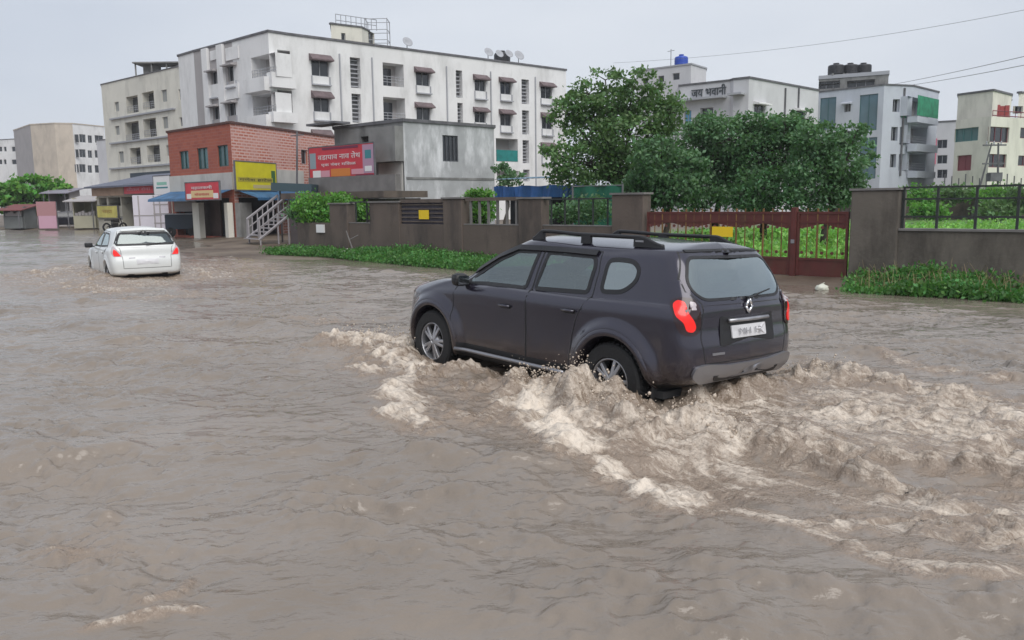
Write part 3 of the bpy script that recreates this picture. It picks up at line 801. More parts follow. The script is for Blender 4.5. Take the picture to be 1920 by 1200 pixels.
def build_car(root, rings, wheels, spec):
    sh = Shell(rings, wheels, spec['flare'], spec['arch_r'])
    g = sh.g; R, C, _ = g.shape
    P = g.reshape(-1, 3); N = sh.N; F = grid_faces(R, C)
    cen = P[F].mean(1); nn = N[F].mean(1)
    sideish = nn[:, 1] > 0.3; rearish = (nn[:, 0] < -0.25) & (cen[:, 0] < -0.8); frontish = (nn[:, 0] > 0.15) & (cen[:, 0] > -0.3)
    keep = np.ones(len(F), bool)
    for wx_ in wheels:
        keep &= ~((np.hypot(cen[:, 0] - wx_, cen[:, 2] - 0.36) < spec['arch_r']) & (cen[:, 1] > 0.45) & (cen[:, 2] < 0.95))
    for poly in spec['side_windows']:
        keep &= ~(sideish & in_poly(cen[:, 0], cen[:, 2], shrink(poly, 0.015)))
    rg = spec['rear_glass']; keep &= ~(rearish & in_poly(cen[:, 1], cen[:, 2], shrink(rg, 0.015)))
    ws = spec['windscreen']; keep &= ~(frontish & in_poly(cen[:, 1], cen[:, 2], shrink(ws, 0.015)))
    door_masks = []
    for poly in spec['doors']:
        dm = keep & sideish & in_poly(cen[:, 0], cen[:, 2], poly); door_masks.append(dm)
    gate = keep & rearish & in_poly(cen[:, 1], cen[:, 2], spec['tailgate'])
    low = keep & (cen[:, 2] < spec['clad_z'](cen[:, 0])) & (np.abs(cen[:, 0]) < 9)
    used = gate.copy()
    for d in door_masks: d &= ~gate; used |= d
    low &= ~used
    def mesh(name, mask, m, parent, mirror, both=False):
        f = F[mask]; idx, inv = np.unique(f.ravel(), return_inverse=True); V = P[idx].copy(); f2 = inv.reshape(-1, 4)
        def flip(V, f): return V * [1, -1, 1], f[:, ::-1]
        if both:
            V2, f3 = flip(V, f2); V = np.vstack([V, V2]); f2 = np.vstack([f2, f3 + len(idx)])
            me = np_mesh(name, V, f2, m, parent, True); bm = bmesh.new(); bm.from_mesh(me.data); bmesh.ops.remove_doubles(bm, verts=bm.verts, dist=0.0004); bm.to_mesh(me.data); bm.free()
            return me
        if mirror: V, f2 = flip(V, f2)
        return np_mesh(name, V, f2, m, parent, True)
    body = mesh('body', keep & ~used & ~low, spec['paint'], root, False, True)
    if low.any(): mesh('lower_cladding', low, spec['clad'], root, False, True)
    tg = mesh('tailgate', gate, spec['paint'], root, False, True)
    seam = MB(); ribbon(sh, 'rear', spec['tailgate'], 0.010, 0.0015, True, mb=seam); seam.build('seam', M_BLACKPL, tg)
    rgp = panel(sh, 'rear', rg, 0.001, 0.06, 0); rgp.build('rear_window', spec['rglass'], tg, smooth=True)
    fr = ribbon(sh, 'rear', shrink(rg, 0.012), spec.get('frame_w', 0.035), 0.004, True); fr.build('window_frame', M_BLACKPL, tg, smooth=False)
    panel(sh, 'front', ws, 0.001, 0.08, 0).build('windscreen', M_GLASS, root, smooth=True)
    ribbon(sh, 'front', shrink(ws, 0.01), 0.04, 0.004, True).build('windscreen_frame', M_BLACKPL, root)
    for mirror in (False, True):
        doors = []
        for dm, poly in zip(door_masks, spec['doors']):
            d = mesh('door', dm, spec['paint'], root, mirror); doors.append(d)
            sm = MB(); ribbon(sh, 'side', poly, 0.011, 0.0015, True, mirror, mb=sm); sm.build('seam', M_BLACKPL, d)
        for k, (hx, hz) in enumerate(spec['handles']):
            d = doors[k]
            hp = round_poly([(hx - 0.085, hz - 0.02), (hx + 0.085, hz - 0.02), (hx + 0.085, hz + 0.022), (hx - 0.085, hz + 0.022)], 0.02)
            panel(sh, 'side', hp, 0.003, 0.03, 0.004, mirror).build('handle_recess', M_BLACKPL, d)
            b0 = sh.at('side', [(hx - 0.08, hz + 0.008), (hx, hz + 0.010), (hx + 0.08, hz + 0.008)], 0.03, mirror); b0[0][1] *= 0.985; b0[2][1] *= 0.985
            h = MB(); h.tube([tuple(p) for p in b0], 0.013, 8); h.build('handle', spec['handle_mat'], d, smooth=True)
        for k, poly in enumerate(spec['side_windows']):
            par = doors[k] if k < len(doors) else root
            panel(sh, 'side', poly, 0.001, 0.08, 0, mirror).build('window', M_GLASS if k < 2 else spec['rglass'], par, smooth=True)
            ribbon(sh, 'side', shrink(poly, 0.010), 0.040, 0.004, True, mirror).build('window_frame', M_BLACKPL, par)
        sgn = -1 if mirror else 1
        for wx_ in wheels:
            a = np.radians(np.linspace(-22, 202, 40)); ar = spec['arch_r']
            m = MB(); ins = []
            for rr_, off in ((ar + 0.055, 0.0), (ar + 0.045, 0.010), (ar + 0.002, 0.012), (ar - 0.012, 0.0)):
                q = [(wx_ + rr_ * math.cos(t), 0.36 + rr_ * math.sin(t)) for t in a]; ins.append(sh.at('side', q, off, mirror))
            q = ins[-1].copy(); q[:, 1] -= 0.16 * sgn; ins.append(q)
            b = 0; n = len(a)
            for r_ in ins: m.v += [tuple(v) for v in r_]
            for k in range(len(ins) - 1):
                for i in range(n - 1): m.f.append((k * n + i, k * n + i + 1, (k + 1) * n + i + 1, (k + 1) * n + i)); m.uv.append(None)
            m.build('wheel_arch', spec['arch_mat'], root, smooth=True)
            m = MB(); n = 24
            for yy in (spec['w'] - 0.06, spec['w'] - 0.42):
                for k in range(n + 1):
                    t = math.radians(-20 + 220 * k / n); m.v.append((wx_ + (ar + 0.03) * math.cos(t), yy * sgn, 0.36 + (ar + 0.03) * math.sin(t)))
            for k in range(n): m.f.append((k, k + 1, n + 2 + k, n + 1 + k)); m.uv.append(None)
            m.f.append(tuple(range(n + 1, 2 * n + 2))); m.uv.append(None)
            m.build('arch_liner', M_INTER, root)
    return sh

def interior(root, seats, floor_z, x0, x1, w, dash_x):
    m = MB(); m.box(((x0 + x1) / 2, 0, floor_z), (x1 - x0, 2 * w, 0.06)); m.box(((x0 + x1) / 2 + .15, 0, 0.27), (x1 - x0, 2 * w - 0.45, 0.10))
    m.build('floor_pan', M_INTER, root)
    m = MB(); m.box((dash_x, 0, 0.88), (0.35, 2 * w - 0.1, 0.28)); m.build('dashboard', M_INTER, root, bevel=0.04)
    for sx, sy, wid in seats:
        s = MB(); s.box((sx, sy, 0.55), (0.5, wid, 0.18)); s.build('seat_base', M_SEAT, root, bevel=0.05)
        s = MB(); s.box((sx - 0.28, sy, 0.86), (0.15, wid, 0.58), M=Matrix.Rotation(-0.25, 4, 'Y')); b = s.build('seat_back', M_SEAT, root, bevel=0.05)
        s = MB()
        for yy in ((sy,) if wid < 0.7 else (sy - 0.38, sy + 0.38)): s.box((sx - 0.37, yy, 1.22), (0.10, 0.24, 0.17))
        s.build('headrest', M_SEAT, b, bevel=0.04)
    s = MB(); s.lathe([(0.17, -0.012), (0.19, 0.0), (0.17, 0.012), (0.155, 0.0), (0.17, -0.012)], (dash_x - 0.28, -0.36, 0.98), 'X', 24)
    s.build('steering_wheel', M_INTER, root)

# ---- the grey SUV
def make_suv():
    root = thing('suv', 'dark plum grey car with roof rails and lit red tail lights ploughing through the flood', 'car',
                 SUV_POS, (SUV_ROLL, SUV_PITCH, SUV_YAW))
    rings = [ring(1.90, -1.95, .76, .27, .24, .36), ring(2.06, -2.11, .845, .30, .27, .44, .36), ring(2.125, -2.165, .872, .46, .43, .56, .38),
             ring(2.13, -2.165, .880, .68, .68, .72, .40), ring(2.09, -2.135, .890, .83, .86, .87, .42), ring(2.04, -2.125, .892, .905, .965, .99, .44),
             ring(1.90, -2.12, .868, .965, 1.03, 1.045, .44), ring(1.56, -2.11, .842, 1.045, 1.055, 1.075, .38), ring(1.06, -2.10, .815, 1.105, 1.08, 1.11, .26),
             ring(.72, -2.02, .768, 1.28, 1.24, 1.27, .22, .17), ring(.44, -1.935, .708, 1.425, 1.40, 1.42, .20, .16),
             ring(.27, -1.875, .655, 1.510, 1.475, 1.500, .20, .15), ring(.20, -1.85, .590, 1.545, 1.530, 1.535, .20, .15),
             ring(.10, -1.80, .36, 1.585, 1.585, 1.575, .20, .15), ring(.05, -1.77, .16, 1.60, 1.605, 1.592, .2, .15), ring(0.0, -1.75, 0.0, 1.605, 1.61, 1.597, .2, .15)]
    fw = round_poly([(.80, 1.055), (.66, 1.16), (.36, 1.335), (.12, 1.435), (-.20, 1.445), (-.13, 1.07)], .04)
    rw = round_poly([(-.245, 1.07), (-.31, 1.445), (-.93, 1.44), (-.98, 1.36), (-.96, 1.095)], .05)
    qw = round_poly([(-1.10, 1.115), (-1.10, 1.41), (-1.20, 1.43), (-1.40, 1.425), (-1.50, 1.36), (-1.50, 1.24), (-1.37, 1.135)], .07)
    fd = [(.97, .40), (.97, .93), (.92, 1.04), (.70, 1.19), (.38, 1.375), (.12, 1.475), (-.255, 1.485), (-.20, 1.0), (-.20, .40)]
    rd = [(-.21, .40), (-.21, 1.0), (-.265, 1.485), (-.99, 1.475), (-1.03, 1.30), (-1.02, 1.08), (-.90, .88), (-.84, .70), (-.80, .40)]
    rgl = round_poly([(.565, 1.485), (-.565, 1.485), (-.685, 1.29), (-.665, 1.19), (-.56, 1.115), (.56, 1.115), (.665, 1.19), (.685, 1.29)], .08)
    gate = [(-.60, .60), (.60, .60), (.645, .80), (.60, 1.10), (.715, 1.20), (.715, 1.30), (.595, 1.515), (-.595, 1.515), (-.715, 1.30), (-.715, 1.20), (-.60, 1.10), (-.645, .80)]
    wsn = round_poly([(.60, 1.17), (-.60, 1.17), (-.54, 1.47), (.54, 1.47)], .06)
    spec = dict(flare=0.052, arch_r=0.405, side_windows=[fw, rw, qw], rear_glass=rgl, windscreen=wsn, doors=[fd, rd], tailgate=gate,
                clad_z=lambda x: 0.40 + 0 * x, clad=M_BLACKPL, paint=M_PAINT, rglass=M_GLASSD, handles=[(0.10, .87), (-.80, .92)],
                handle_mat=M_PAINT, arch_mat=M_PAINT, w=0.90, frame_w=0.024)
    sh = build_car(root, rings, (1.336, -1.336), spec)
    for wx_ in (1.336, -1.336):
        for left in (True, False):
            make_wheel(root, (wx_, 0.795 if left else -0.795, 0.345), 0.345, 0.215, 0.215, left, M_ALLOY, steer=0.0, spin=0.9)
    interior(root, [(0.25, .37, .5), (0.25, -.37, .5), (-.65, 0, 1.3)], .30, -1.85, 1.2, .78, 0.95)
    for s in (1, -1):
        mir = s < 0
        # roof rail: slim bar that runs down into long wedge-shaped feet
        xs = np.linspace(.06, -1.60, 60); bar = []; base_ = []
        for x in xs:
            e_ = float(sstep(0, .16, .06 - x) * sstep(0, .26, x + 1.60)); t = sh.at('top', [(x, .555)], 0.012 + 0.072 * e_)[0]; g_ = sh.at('top', [(x, .555)], -0.004)[0]
            bar.append((t[0], s * t[1], t[2])); base_.append((g_[0], s * g_[1], g_[2]))
        m = MB(); m.tube(bar, 0.019, 8)
        rail = m.build('roof_rail', M_BLACKPL, root, smooth=True)
        for x0_, x1_ in ((.06, -.10), (-.66, -.76), (-1.30, -1.60)):
            idx = [i for i, x in enumerate(xs) if x1_ - .02 <= x <= x0_ + .02]; m = MB(); q = []
            for i in idx: q.append([(bar[i][0], bar[i][1] + d, z) for d, z in ((-.021, base_[i][2]), (.021, base_[i][2]), (.017, bar[i][2]), (-.017, bar[i][2]))])
            for k in range(len(q) - 1):
                for j in range(4): m.quad(q[k][j], q[k][(j + 1) % 4], q[k + 1][(j + 1) % 4], q[k + 1][j])
            m.quad(*q[0]); m.quad(*q[-1]); m.build('rail_foot', M_BLACKPL, rail)
        # bright plate on the rail ends
        m = MB(); t = sh.at('top', [(-1.36, .575)], 0.055)[0]; m.box((t[0], s * (t[1] + 0.004), t[2]), (0.09, 0.012, 0.016)); m.build('rail_badge', M_SILVER, root)
        # door mirror
        m = MB(); m.box((.77, s * .955, 1.09), (.14, .17, .135), M=Matrix.Rotation(-0.15 * s, 4, 'Z')); mm = m.build('door_mirror', M_BLACKPL, root, bevel=0.05)
        m = MB(); m.box((.80, s * .86, 1.055), (.10, .13, .04)); m.build('mirror_arm', M_BLACKPL, mm, bevel=0.01)
        m = MB(); m.box((.695, s * .96, 1.09), (.012, .13, .09)); m.build('mirror_glass', M_CHROMED, mm)
        # rain visor over the side windows
        ribbon(sh, 'side', [(.72, 1.17), (.38, 1.355), (.12, 1.455), (-.20, 1.462), (-.60, 1.46), (-.95, 1.455)], 0.045, 0.022, False, mir, depth=0.02).build('rain_visor', M_BLACKPL, root)
        # bright sill strip and black side step
        m = MB(); m.tube([tuple(sh.at('side', [(x, .345)], 0.045, mir)[0]) for x in np.linspace(.86, -.80, 12)], 0.021, 8); m.build('sill_trim', M_SILVER, root, smooth=True)
        # tail lamp: dark housing with the lit S of red inside
        hs = round_poly([(1.08, 1.12), (1.20, 1.155), (1.36, 1.145), (1.44, 1.06), (1.45, .90), (1.40, .84), (1.22, .845), (1.14, .93)], .05)
        lamp = panel(sh, 'corner', hs, 0.010, 0.04, 0.02, mir).build('tail_light', M_REDDARK, root, smooth=True)
        gl = round_poly([(1.115, 1.085), (1.17, 1.13), (1.255, 1.115), (1.275, 1.035), (1.355, .965), (1.385, .905), (1.345, .868), (1.27, .878), (1.235, .95), (1.14, 1.005)], .03)
        panel(sh, 'corner', gl, 0.017, 0.035, 0.008, mir).build('lit_lens', M_RED, lamp, smooth=True)
        cl = round_poly([(1.30, 1.12), (1.37, 1.11), (1.40, 1.05), (1.31, 1.05)], .02)
        panel(sh, 'corner', cl, 0.016, 0.03, 0.006, mir).build('clear_lens', M_CLEARLENS, lamp)
        # bumper reflector, front fog surround, headlight
        rf = round_poly([(1.36, .50), (1.46, .50), (1.46, .525), (1.36, .525)], .01)
        panel(sh, 'corner', rf, 0.006, 0.03, 0.006, mir).build('reflector', M_REDDARK, root)
        hl = round_poly([(1.02, .98), (1.30, .96), (1.62, .93), (1.62, .80), (1.32, .79), (1.08, .86)], .05)
        hh = panel(sh, 'fcorner', hl, 0.006, 0.05, 0.01, mir).build('headlight', M_CLEARLENS, root, smooth=True)
    # grille, front bumper intake
    panel(sh, 'front', round_poly([(-.45, .82), (.45, .82), (.50, .93), (-.50, .93)], .03), 0.008, 0.06, 0.01).build('grille', M_CHROME, root)
    panel(sh, 'front', round_poly([(-.55, .38), (.55, .38), (.50, .60), (-.50, .60)], .05), 0.008, 0.06, 0.01).build('air_intake', M_BLACKPL, root)
    # silver skid plate across the rear bumper, dark valance under it
    sk = round_poly([(-.72, .585), (-.60, .60), (-.30, .575), (.30, .575), (.60, .60), (.72, .585), (.74, .50), (.62, .44), (-.62, .44), (-.74, .50)], .035)
    bmp = panel(sh, 'rear', sk, 0.030, 0.05, 0.035).build('skid_plate', M_SILVER, root, smooth=True)
    panel(sh, 'rear', round_poly([(-.50, .500), (.50, .500), (.46, .455), (-.46, .455)], .02), 0.034, 0.05, 0.006).build('valance', M_BLACKPL, bmp)
    # plate recess, number plate, boot trim, badge, wiper, lettering
    rc = round_poly([(-.42, .735), (.42, .735), (.40, .985), (-.40, .985)], .03)
    rec = panel(sh, 'rear', rc, 0.004, 0.06, 0.004).build('plate_recess', M_BLACKPL, root)
    pl = round_poly([(-.26, .79), (.26, .79), (.26, .90), (-.26, .90)], .012)
    plate = panel(sh, 'rear', pl, 0.018, 0.06, 0.012).build('number_plate', M_PLATE, root)
    pa, pb = sh.at('rear', [(0, .82), (0, .87)], 0.024); upv = Vector(pb - pa).normalized(); xv = Vector((0, -1, 0)); zv = xv.cross(upv)
    tx = text_mesh('plate_number', 'MH 12', 0.07, M_PLATETXT, plate, (0, 0, 0), (0, 0, 0), 0.0006, 0.34, 0.055); pc = Vector((pa + pb) / 2)
    tx.matrix_local = Matrix(((xv.x, upv.x, zv.x, pc.x - .004), (xv.y, upv.y, zv.y, pc.y), (xv.z, upv.z, zv.z, pc.z), (0, 0, 0, 1)))
    tr = MB(); y_ = [-.30, -.15, 0, .15, .30]; tr.tube([tuple(sh.at('rear', [(y, .945)], 0.022)[0]) for y in y_], 0.017, 8); tr.build('boot_trim', M_ALLOY, root, smooth=True)
    bp = sh.at('rear', [(0, 1.055)], 0.012)[0]; b = MB()
    d, w2 = .062, .046
    for (y0, z0), (y1, z1) in (((0, d), (w2, 0)), ((w2, 0), (0, -d)), ((0, -d), (-w2, 0)), ((-w2, 0), (0, d))):
        b.tube([(bp[0], y0, bp[2] + z0), (bp[0] - .004, y1, bp[2] + z1)], 0.013, 6)
    b.build('badge', M_CHROME, root, smooth=True)
    w = MB(); ww = [tuple(sh.at('rear', [(y, z)], 0.02)[0]) for y, z in ((-.02, 1.115), (-.20, 1.145), (-.42, 1.175))]
    w.tube(ww, 0.010, 6, 0.006); w.lathe([(.001, 0), (.03, 0), (.03, .03), (.001, .03)], (ww[0][0] + .0, ww[0][1], ww[0][2] - .015), 'Z', 12); w.build('wiper', M_BLACKPL, root)
    lt = panel(sh, 'rear', round_poly([(.36, .665), (.52, .665), (.52, .685), (.36, .685)], .004), 0.004, 0.05, 0.004).build('model_lettering', M_SILVER, root)
    # parcel seen through the rear window: pale blue cushion on the parcel shelf
    ps = MB(); ps.box((-1.55, 0, 1.06), (.5, 1.25, .03)); ps.build('parcel_shelf', M_INTER, root)
    cs = MB(); cs.lathe([(.001, .10), (.08, .09), (.13, .05), (.14, 0.0), (.13, -.02)], (-1.62, .30, 1.10), 'Z', 16); cs.build('blue_cushion', mat('pale_blue_cloth', (.12, .40, .55), .9), root, smooth=True)
    # high-level brake light strip / spoiler lip above the rear window
    sp = MB(); ribbon(sh, 'rear', [(-.54, 1.522), (0, 1.530), (.54, 1.522)], 0.018, 0.008, mb=sp, depth=0.012); sp.build('spoiler_lip', M_BLACKPL, root)
    return root, sh
suv, suv_sh = make_suv()

# ---- the white hatchback further up the road
def make_hatch():
    root = thing('hatchback', 'small white hatchback with red tail lights driving away through the water beside the shops', 'car', HATCH_POS, (0, 0, HATCH_YAW))
    rings = [ring(1.70, -1.72, .70, .22, .20, .30), ring(1.84, -1.88, .79, .26, .22, .36), ring(1.90, -1.915, .83, .42, .38, .50),
             ring(1.90, -1.915, .842, .62, .60, .66), ring(1.86, -1.87, .845, .76, .78, .82), ring(1.78, -1.86, .835, .85, .88, .92),
             ring(1.55, -1.85, .81, .93, .94, .97), ring(1.25, -1.84, .785, .98, .965, 1.0), ring(.98, -1.83, .765, 1.01, .99, 1.03, .26),
             ring(.62, -1.74, .71, 1.19, 1.15, 1.18, .22, .17), ring(.35, -1.66, .655, 1.325, 1.29, 1.31, .20, .16),
             ring(.18, -1.59, .61, 1.405, 1.375, 1.395, .20, .15), ring(.10, -1.56, .55, 1.44, 1.425, 1.43, .20, .15),
             ring(.02, -1.52, .33, 1.475, 1.48, 1.465, .20, .15), ring(0, -1.50, .14, 1.485, 1.495, 1.48, .2, .15), ring(0.0, -1.48, 0.0, 1.49, 1.50, 1.483, .2, .15)]
    fw = round_poly([(.72, .985), (.30, 1.22), (.08, 1.335), (-.20, 1.35), (-.16, .99)], .04)
    rw = round_poly([(-.26, .99), (-.30, 1.35), (-.82, 1.33), (-1.10, 1.16), (-1.14, 1.03)], .05)
    fd = [(.90, .35), (.90, .88), (.80, .98), (.32, 1.25), (.08, 1.37), (-.24, 1.39), (-.21, .95), (-.21, .35)]
    rd = [(-.22, .35), (-.22, .95), (-.25, 1.39), (-.86, 1.37), (-1.16, 1.18), (-1.14, .95), (-.90, .78), (-.80, .35)]
    rgl = round_poly([(.56, 1.36), (-.56, 1.36), (-.68, 1.12), (-.66, 1.06), (.66, 1.06), (.68, 1.12)], .05)
    gate = [(-.55, .50), (.55, .50), (.56, .76), (.60, .98), (.70, 1.10), (.58, 1.39), (-.58, 1.39), (-.70, 1.10), (-.60, .98), (-.56, .76)]
    wsn = round_poly([(.58, 1.08), (-.58, 1.08), (-.50, 1.37), (.50, 1.37)], .06)
    spec = dict(flare=0.02, arch_r=0.335, side_windows=[fw, rw], rear_glass=rgl, windscreen=wsn, doors=[fd, rd], tailgate=gate,
                clad_z=lambda x: 0.24 + 0 * x, clad=M_BLACKPL, paint=M_WHITECAR, rglass=M_GLASSH, handles=[(0.02, .83), (-.82, .86)],
                handle_mat=M_WHITECAR, arch_mat=M_WHITECAR, w=0.85, frame_w=0.05)
    sh = build_car(root, rings, (1.215, -1.215), spec)
    for wx_ in (1.215, -1.215):
        for left in (True, False): make_wheel(root, (wx_, .745 if left else -.745, .30), .30, .18, .19, left, M_ALLOY, spokes=5)
    interior(root, [(0.1, .35, .48), (0.1, -.35, .48), (-.75, 0, 1.2)], .28, -1.6, 1.1, .72, .80)
    for s in (1, -1):
        mir = s < 0
        m = MB(); m.box((.66, s * .93, 1.00), (.12, .19, .13)); mm = m.build('door_mirror', M_BLACKPL, root, bevel=0.03)
        m = MB(); m.box((.70, s * .83, .965), (.07, .10, .03)); m.build('mirror_arm', M_BLACKPL, mm)
        tl = round_poly([(.90, 1.03), (1.00, 1.045), (1.12, .97), (1.26, .86), (1.28, .79), (1.05, .79), (.95, .88)], .035)
        lamp = panel(sh, 'corner', tl, 0.008, 0.04, 0.012, mir).build('tail_light', M_CLEARLENS, root, smooth=True)
        rl = round_poly([(1.04, .97), (1.13, .93), (1.25, .80), (1.06, .80), (1.02, .88)], .02)
        panel(sh, 'corner', rl, 0.013, 0.03, 0.006, mir).build('red_lens', M_RED, lamp)
        hl = round_poly([(.95, .86), (1.15, .84), (1.35, .80), (1.35, .68), (1.05, .68)], .05)
        panel(sh, 'fcorner', hl, 0.006, 0.05, 0.01, mir).build('headlight', M_CLEARLENS, root)
    panel(sh, 'front', round_poly([(-.40, .35), (.40, .35), (.36, .62), (-.36, .62)], .05), 0.006, 0.06, 0.01).build('grille', M_BLACKPL, root)
    pl = round_poly([(-.25, .60), (.25, .60), (.25, .715), (-.25, .715)], .01)
    panel(sh, 'rear', pl, 0.012, 0.06, 0.012).build('number_plate', M_PLATE, root)
    panel(sh, 'rear', round_poly([(-.42, .735), (.42, .735), (.42, .765), (-.42, .765)], .01), 0.008, 0.06, 0.008).build('boot_trim', M_SILVER, root)
    panel(sh, 'rear', round_poly([(-.50, .27), (.50, .27), (.46, .36), (-.46, .36)], .03), 0.008, 0.05, 0.01).build('bumper_insert', M_BLACKPL, root)
    ribbon(sh, 'rear', [(-.5, 1.40), (0, 1.415), (.5, 1.40)], 0.04, 0.04, depth=0.04).build('spoiler_lip', M_WHITECAR, root)
    w = MB(); w.tube([tuple(sh.at('rear', [(y, z)], 0.02)[0]) for y, z in ((0, 1.04), (-.35, 1.09))], 0.009, 6); w.build('wiper', M_BLACKPL, root)
    return root
hatch = make_hatch()
# ------------------------------------------------------------------ buildings
M_WIN = mat('dark_window_pane', (0.018, 0.022, 0.028), rough=0.12, var=0.4, scale=0.35, spec=0.7)
M_WINT = mat('teal_window_pane', (0.05, 0.13, 0.14), rough=0.15, var=0.3, scale=0.5)
M_WINB = mat('blue_grey_glazing', (0.10, 0.17, 0.21), rough=0.15, var=0.25, scale=0.4)
M_FRAME = mat('window_frame', (0.33, 0.34, 0.36), rough=0.5)
M_FRAMEM = mat('maroon_frame', (0.20, 0.045, 0.06), rough=0.6)
M_SHADE = mat('maroon_sunshade', (0.135, 0.10, 0.105), rough=0.8, var=0.25, scale=3)
M_SILL = mat('sill_grey', (0.36, 0.37, 0.40), rough=0.8)
M_WHITE = mat('white_plaster', (0.72, 0.72, 0.72), rough=0.85, var=0.05, scale=0.4, stain=(0.40, 0.40, 0.39), stain_scale=0.5, stain_amt=0.45, bump=0.1, bscale=8)
M_CREAM = mat('cream_plaster', (0.66, 0.64, 0.57), rough=0.85, var=0.06, scale=0.4, stain=(0.36, 0.35, 0.31), stain_scale=0.5, stain_amt=0.5)
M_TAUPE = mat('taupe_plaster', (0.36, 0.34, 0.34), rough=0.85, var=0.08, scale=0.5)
M_TAN = mat('tan_plaster', (0.50, 0.44, 0.37), rough=0.85, var=0.08, scale=0.5, stain=(0.25, 0.22, 0.19), stain_scale=0.4, stain_amt=0.5)
M_PALE = mat('pale_plaster', (0.56, 0.56, 0.58), rough=0.85, var=0.06, scale=0.4, stain=(0.38, 0.38, 0.40), stain_scale=0.4, stain_amt=0.4)
M_BLUEW = mat('blue_white_plaster', (0.48, 0.51, 0.57), rough=0.8, var=0.05, scale=0.4, stain=(0.34, 0.36, 0.42), stain_scale=0.5, stain_amt=0.4)
M_COPE = mat('weathered_coping', (0.12, 0.12, 0.13), rough=0.9, var=0.3, scale=2)
M_CONC = mat('weathered_concrete', (0.22, 0.22, 0.215), rough=0.9, var=0.16, scale=1.2, stain=(0.08, 0.08, 0.078), stain_scale=0.7, stain_amt=0.7, bump=0.3, bscale=12)
M_CONCL = mat('blotched_white_render', (0.36, 0.37, 0.38), rough=0.9, var=0.14, scale=1.5, stain=(0.66, 0.67, 0.69), stain_scale=0.8, stain_amt=1.0, bump=0.3, bscale=10)
M_INSHADE = mat('interior_shade', (0.02, 0.02, 0.024), rough=0.9)  # near-black colour standing in for indoor shade
M_BRICK = brick_mat('red_brick_plain', (0.37, 0.105, 0.065), (0.30, 0.080, 0.055), (0.33, 0.15, 0.12), 1.0, 0.010)
M_BRICKW = brick_mat('red_brick_whitewashed', (0.50, 0.17, 0.11), (0.39, 0.115, 0.08), (0.60, 0.42, 0.38), 1.05, 0.035, (0.56, 0.34, 0.30), 0.65)
M_NET = mat('green_net', (0.02, 0.21, 0.11), rough=0.8, var=0.3, scale=2)
M_TEAL = mat('teal_cloth', (0.01, 0.18, 0.17), rough=0.8, var=0.2, scale=2)

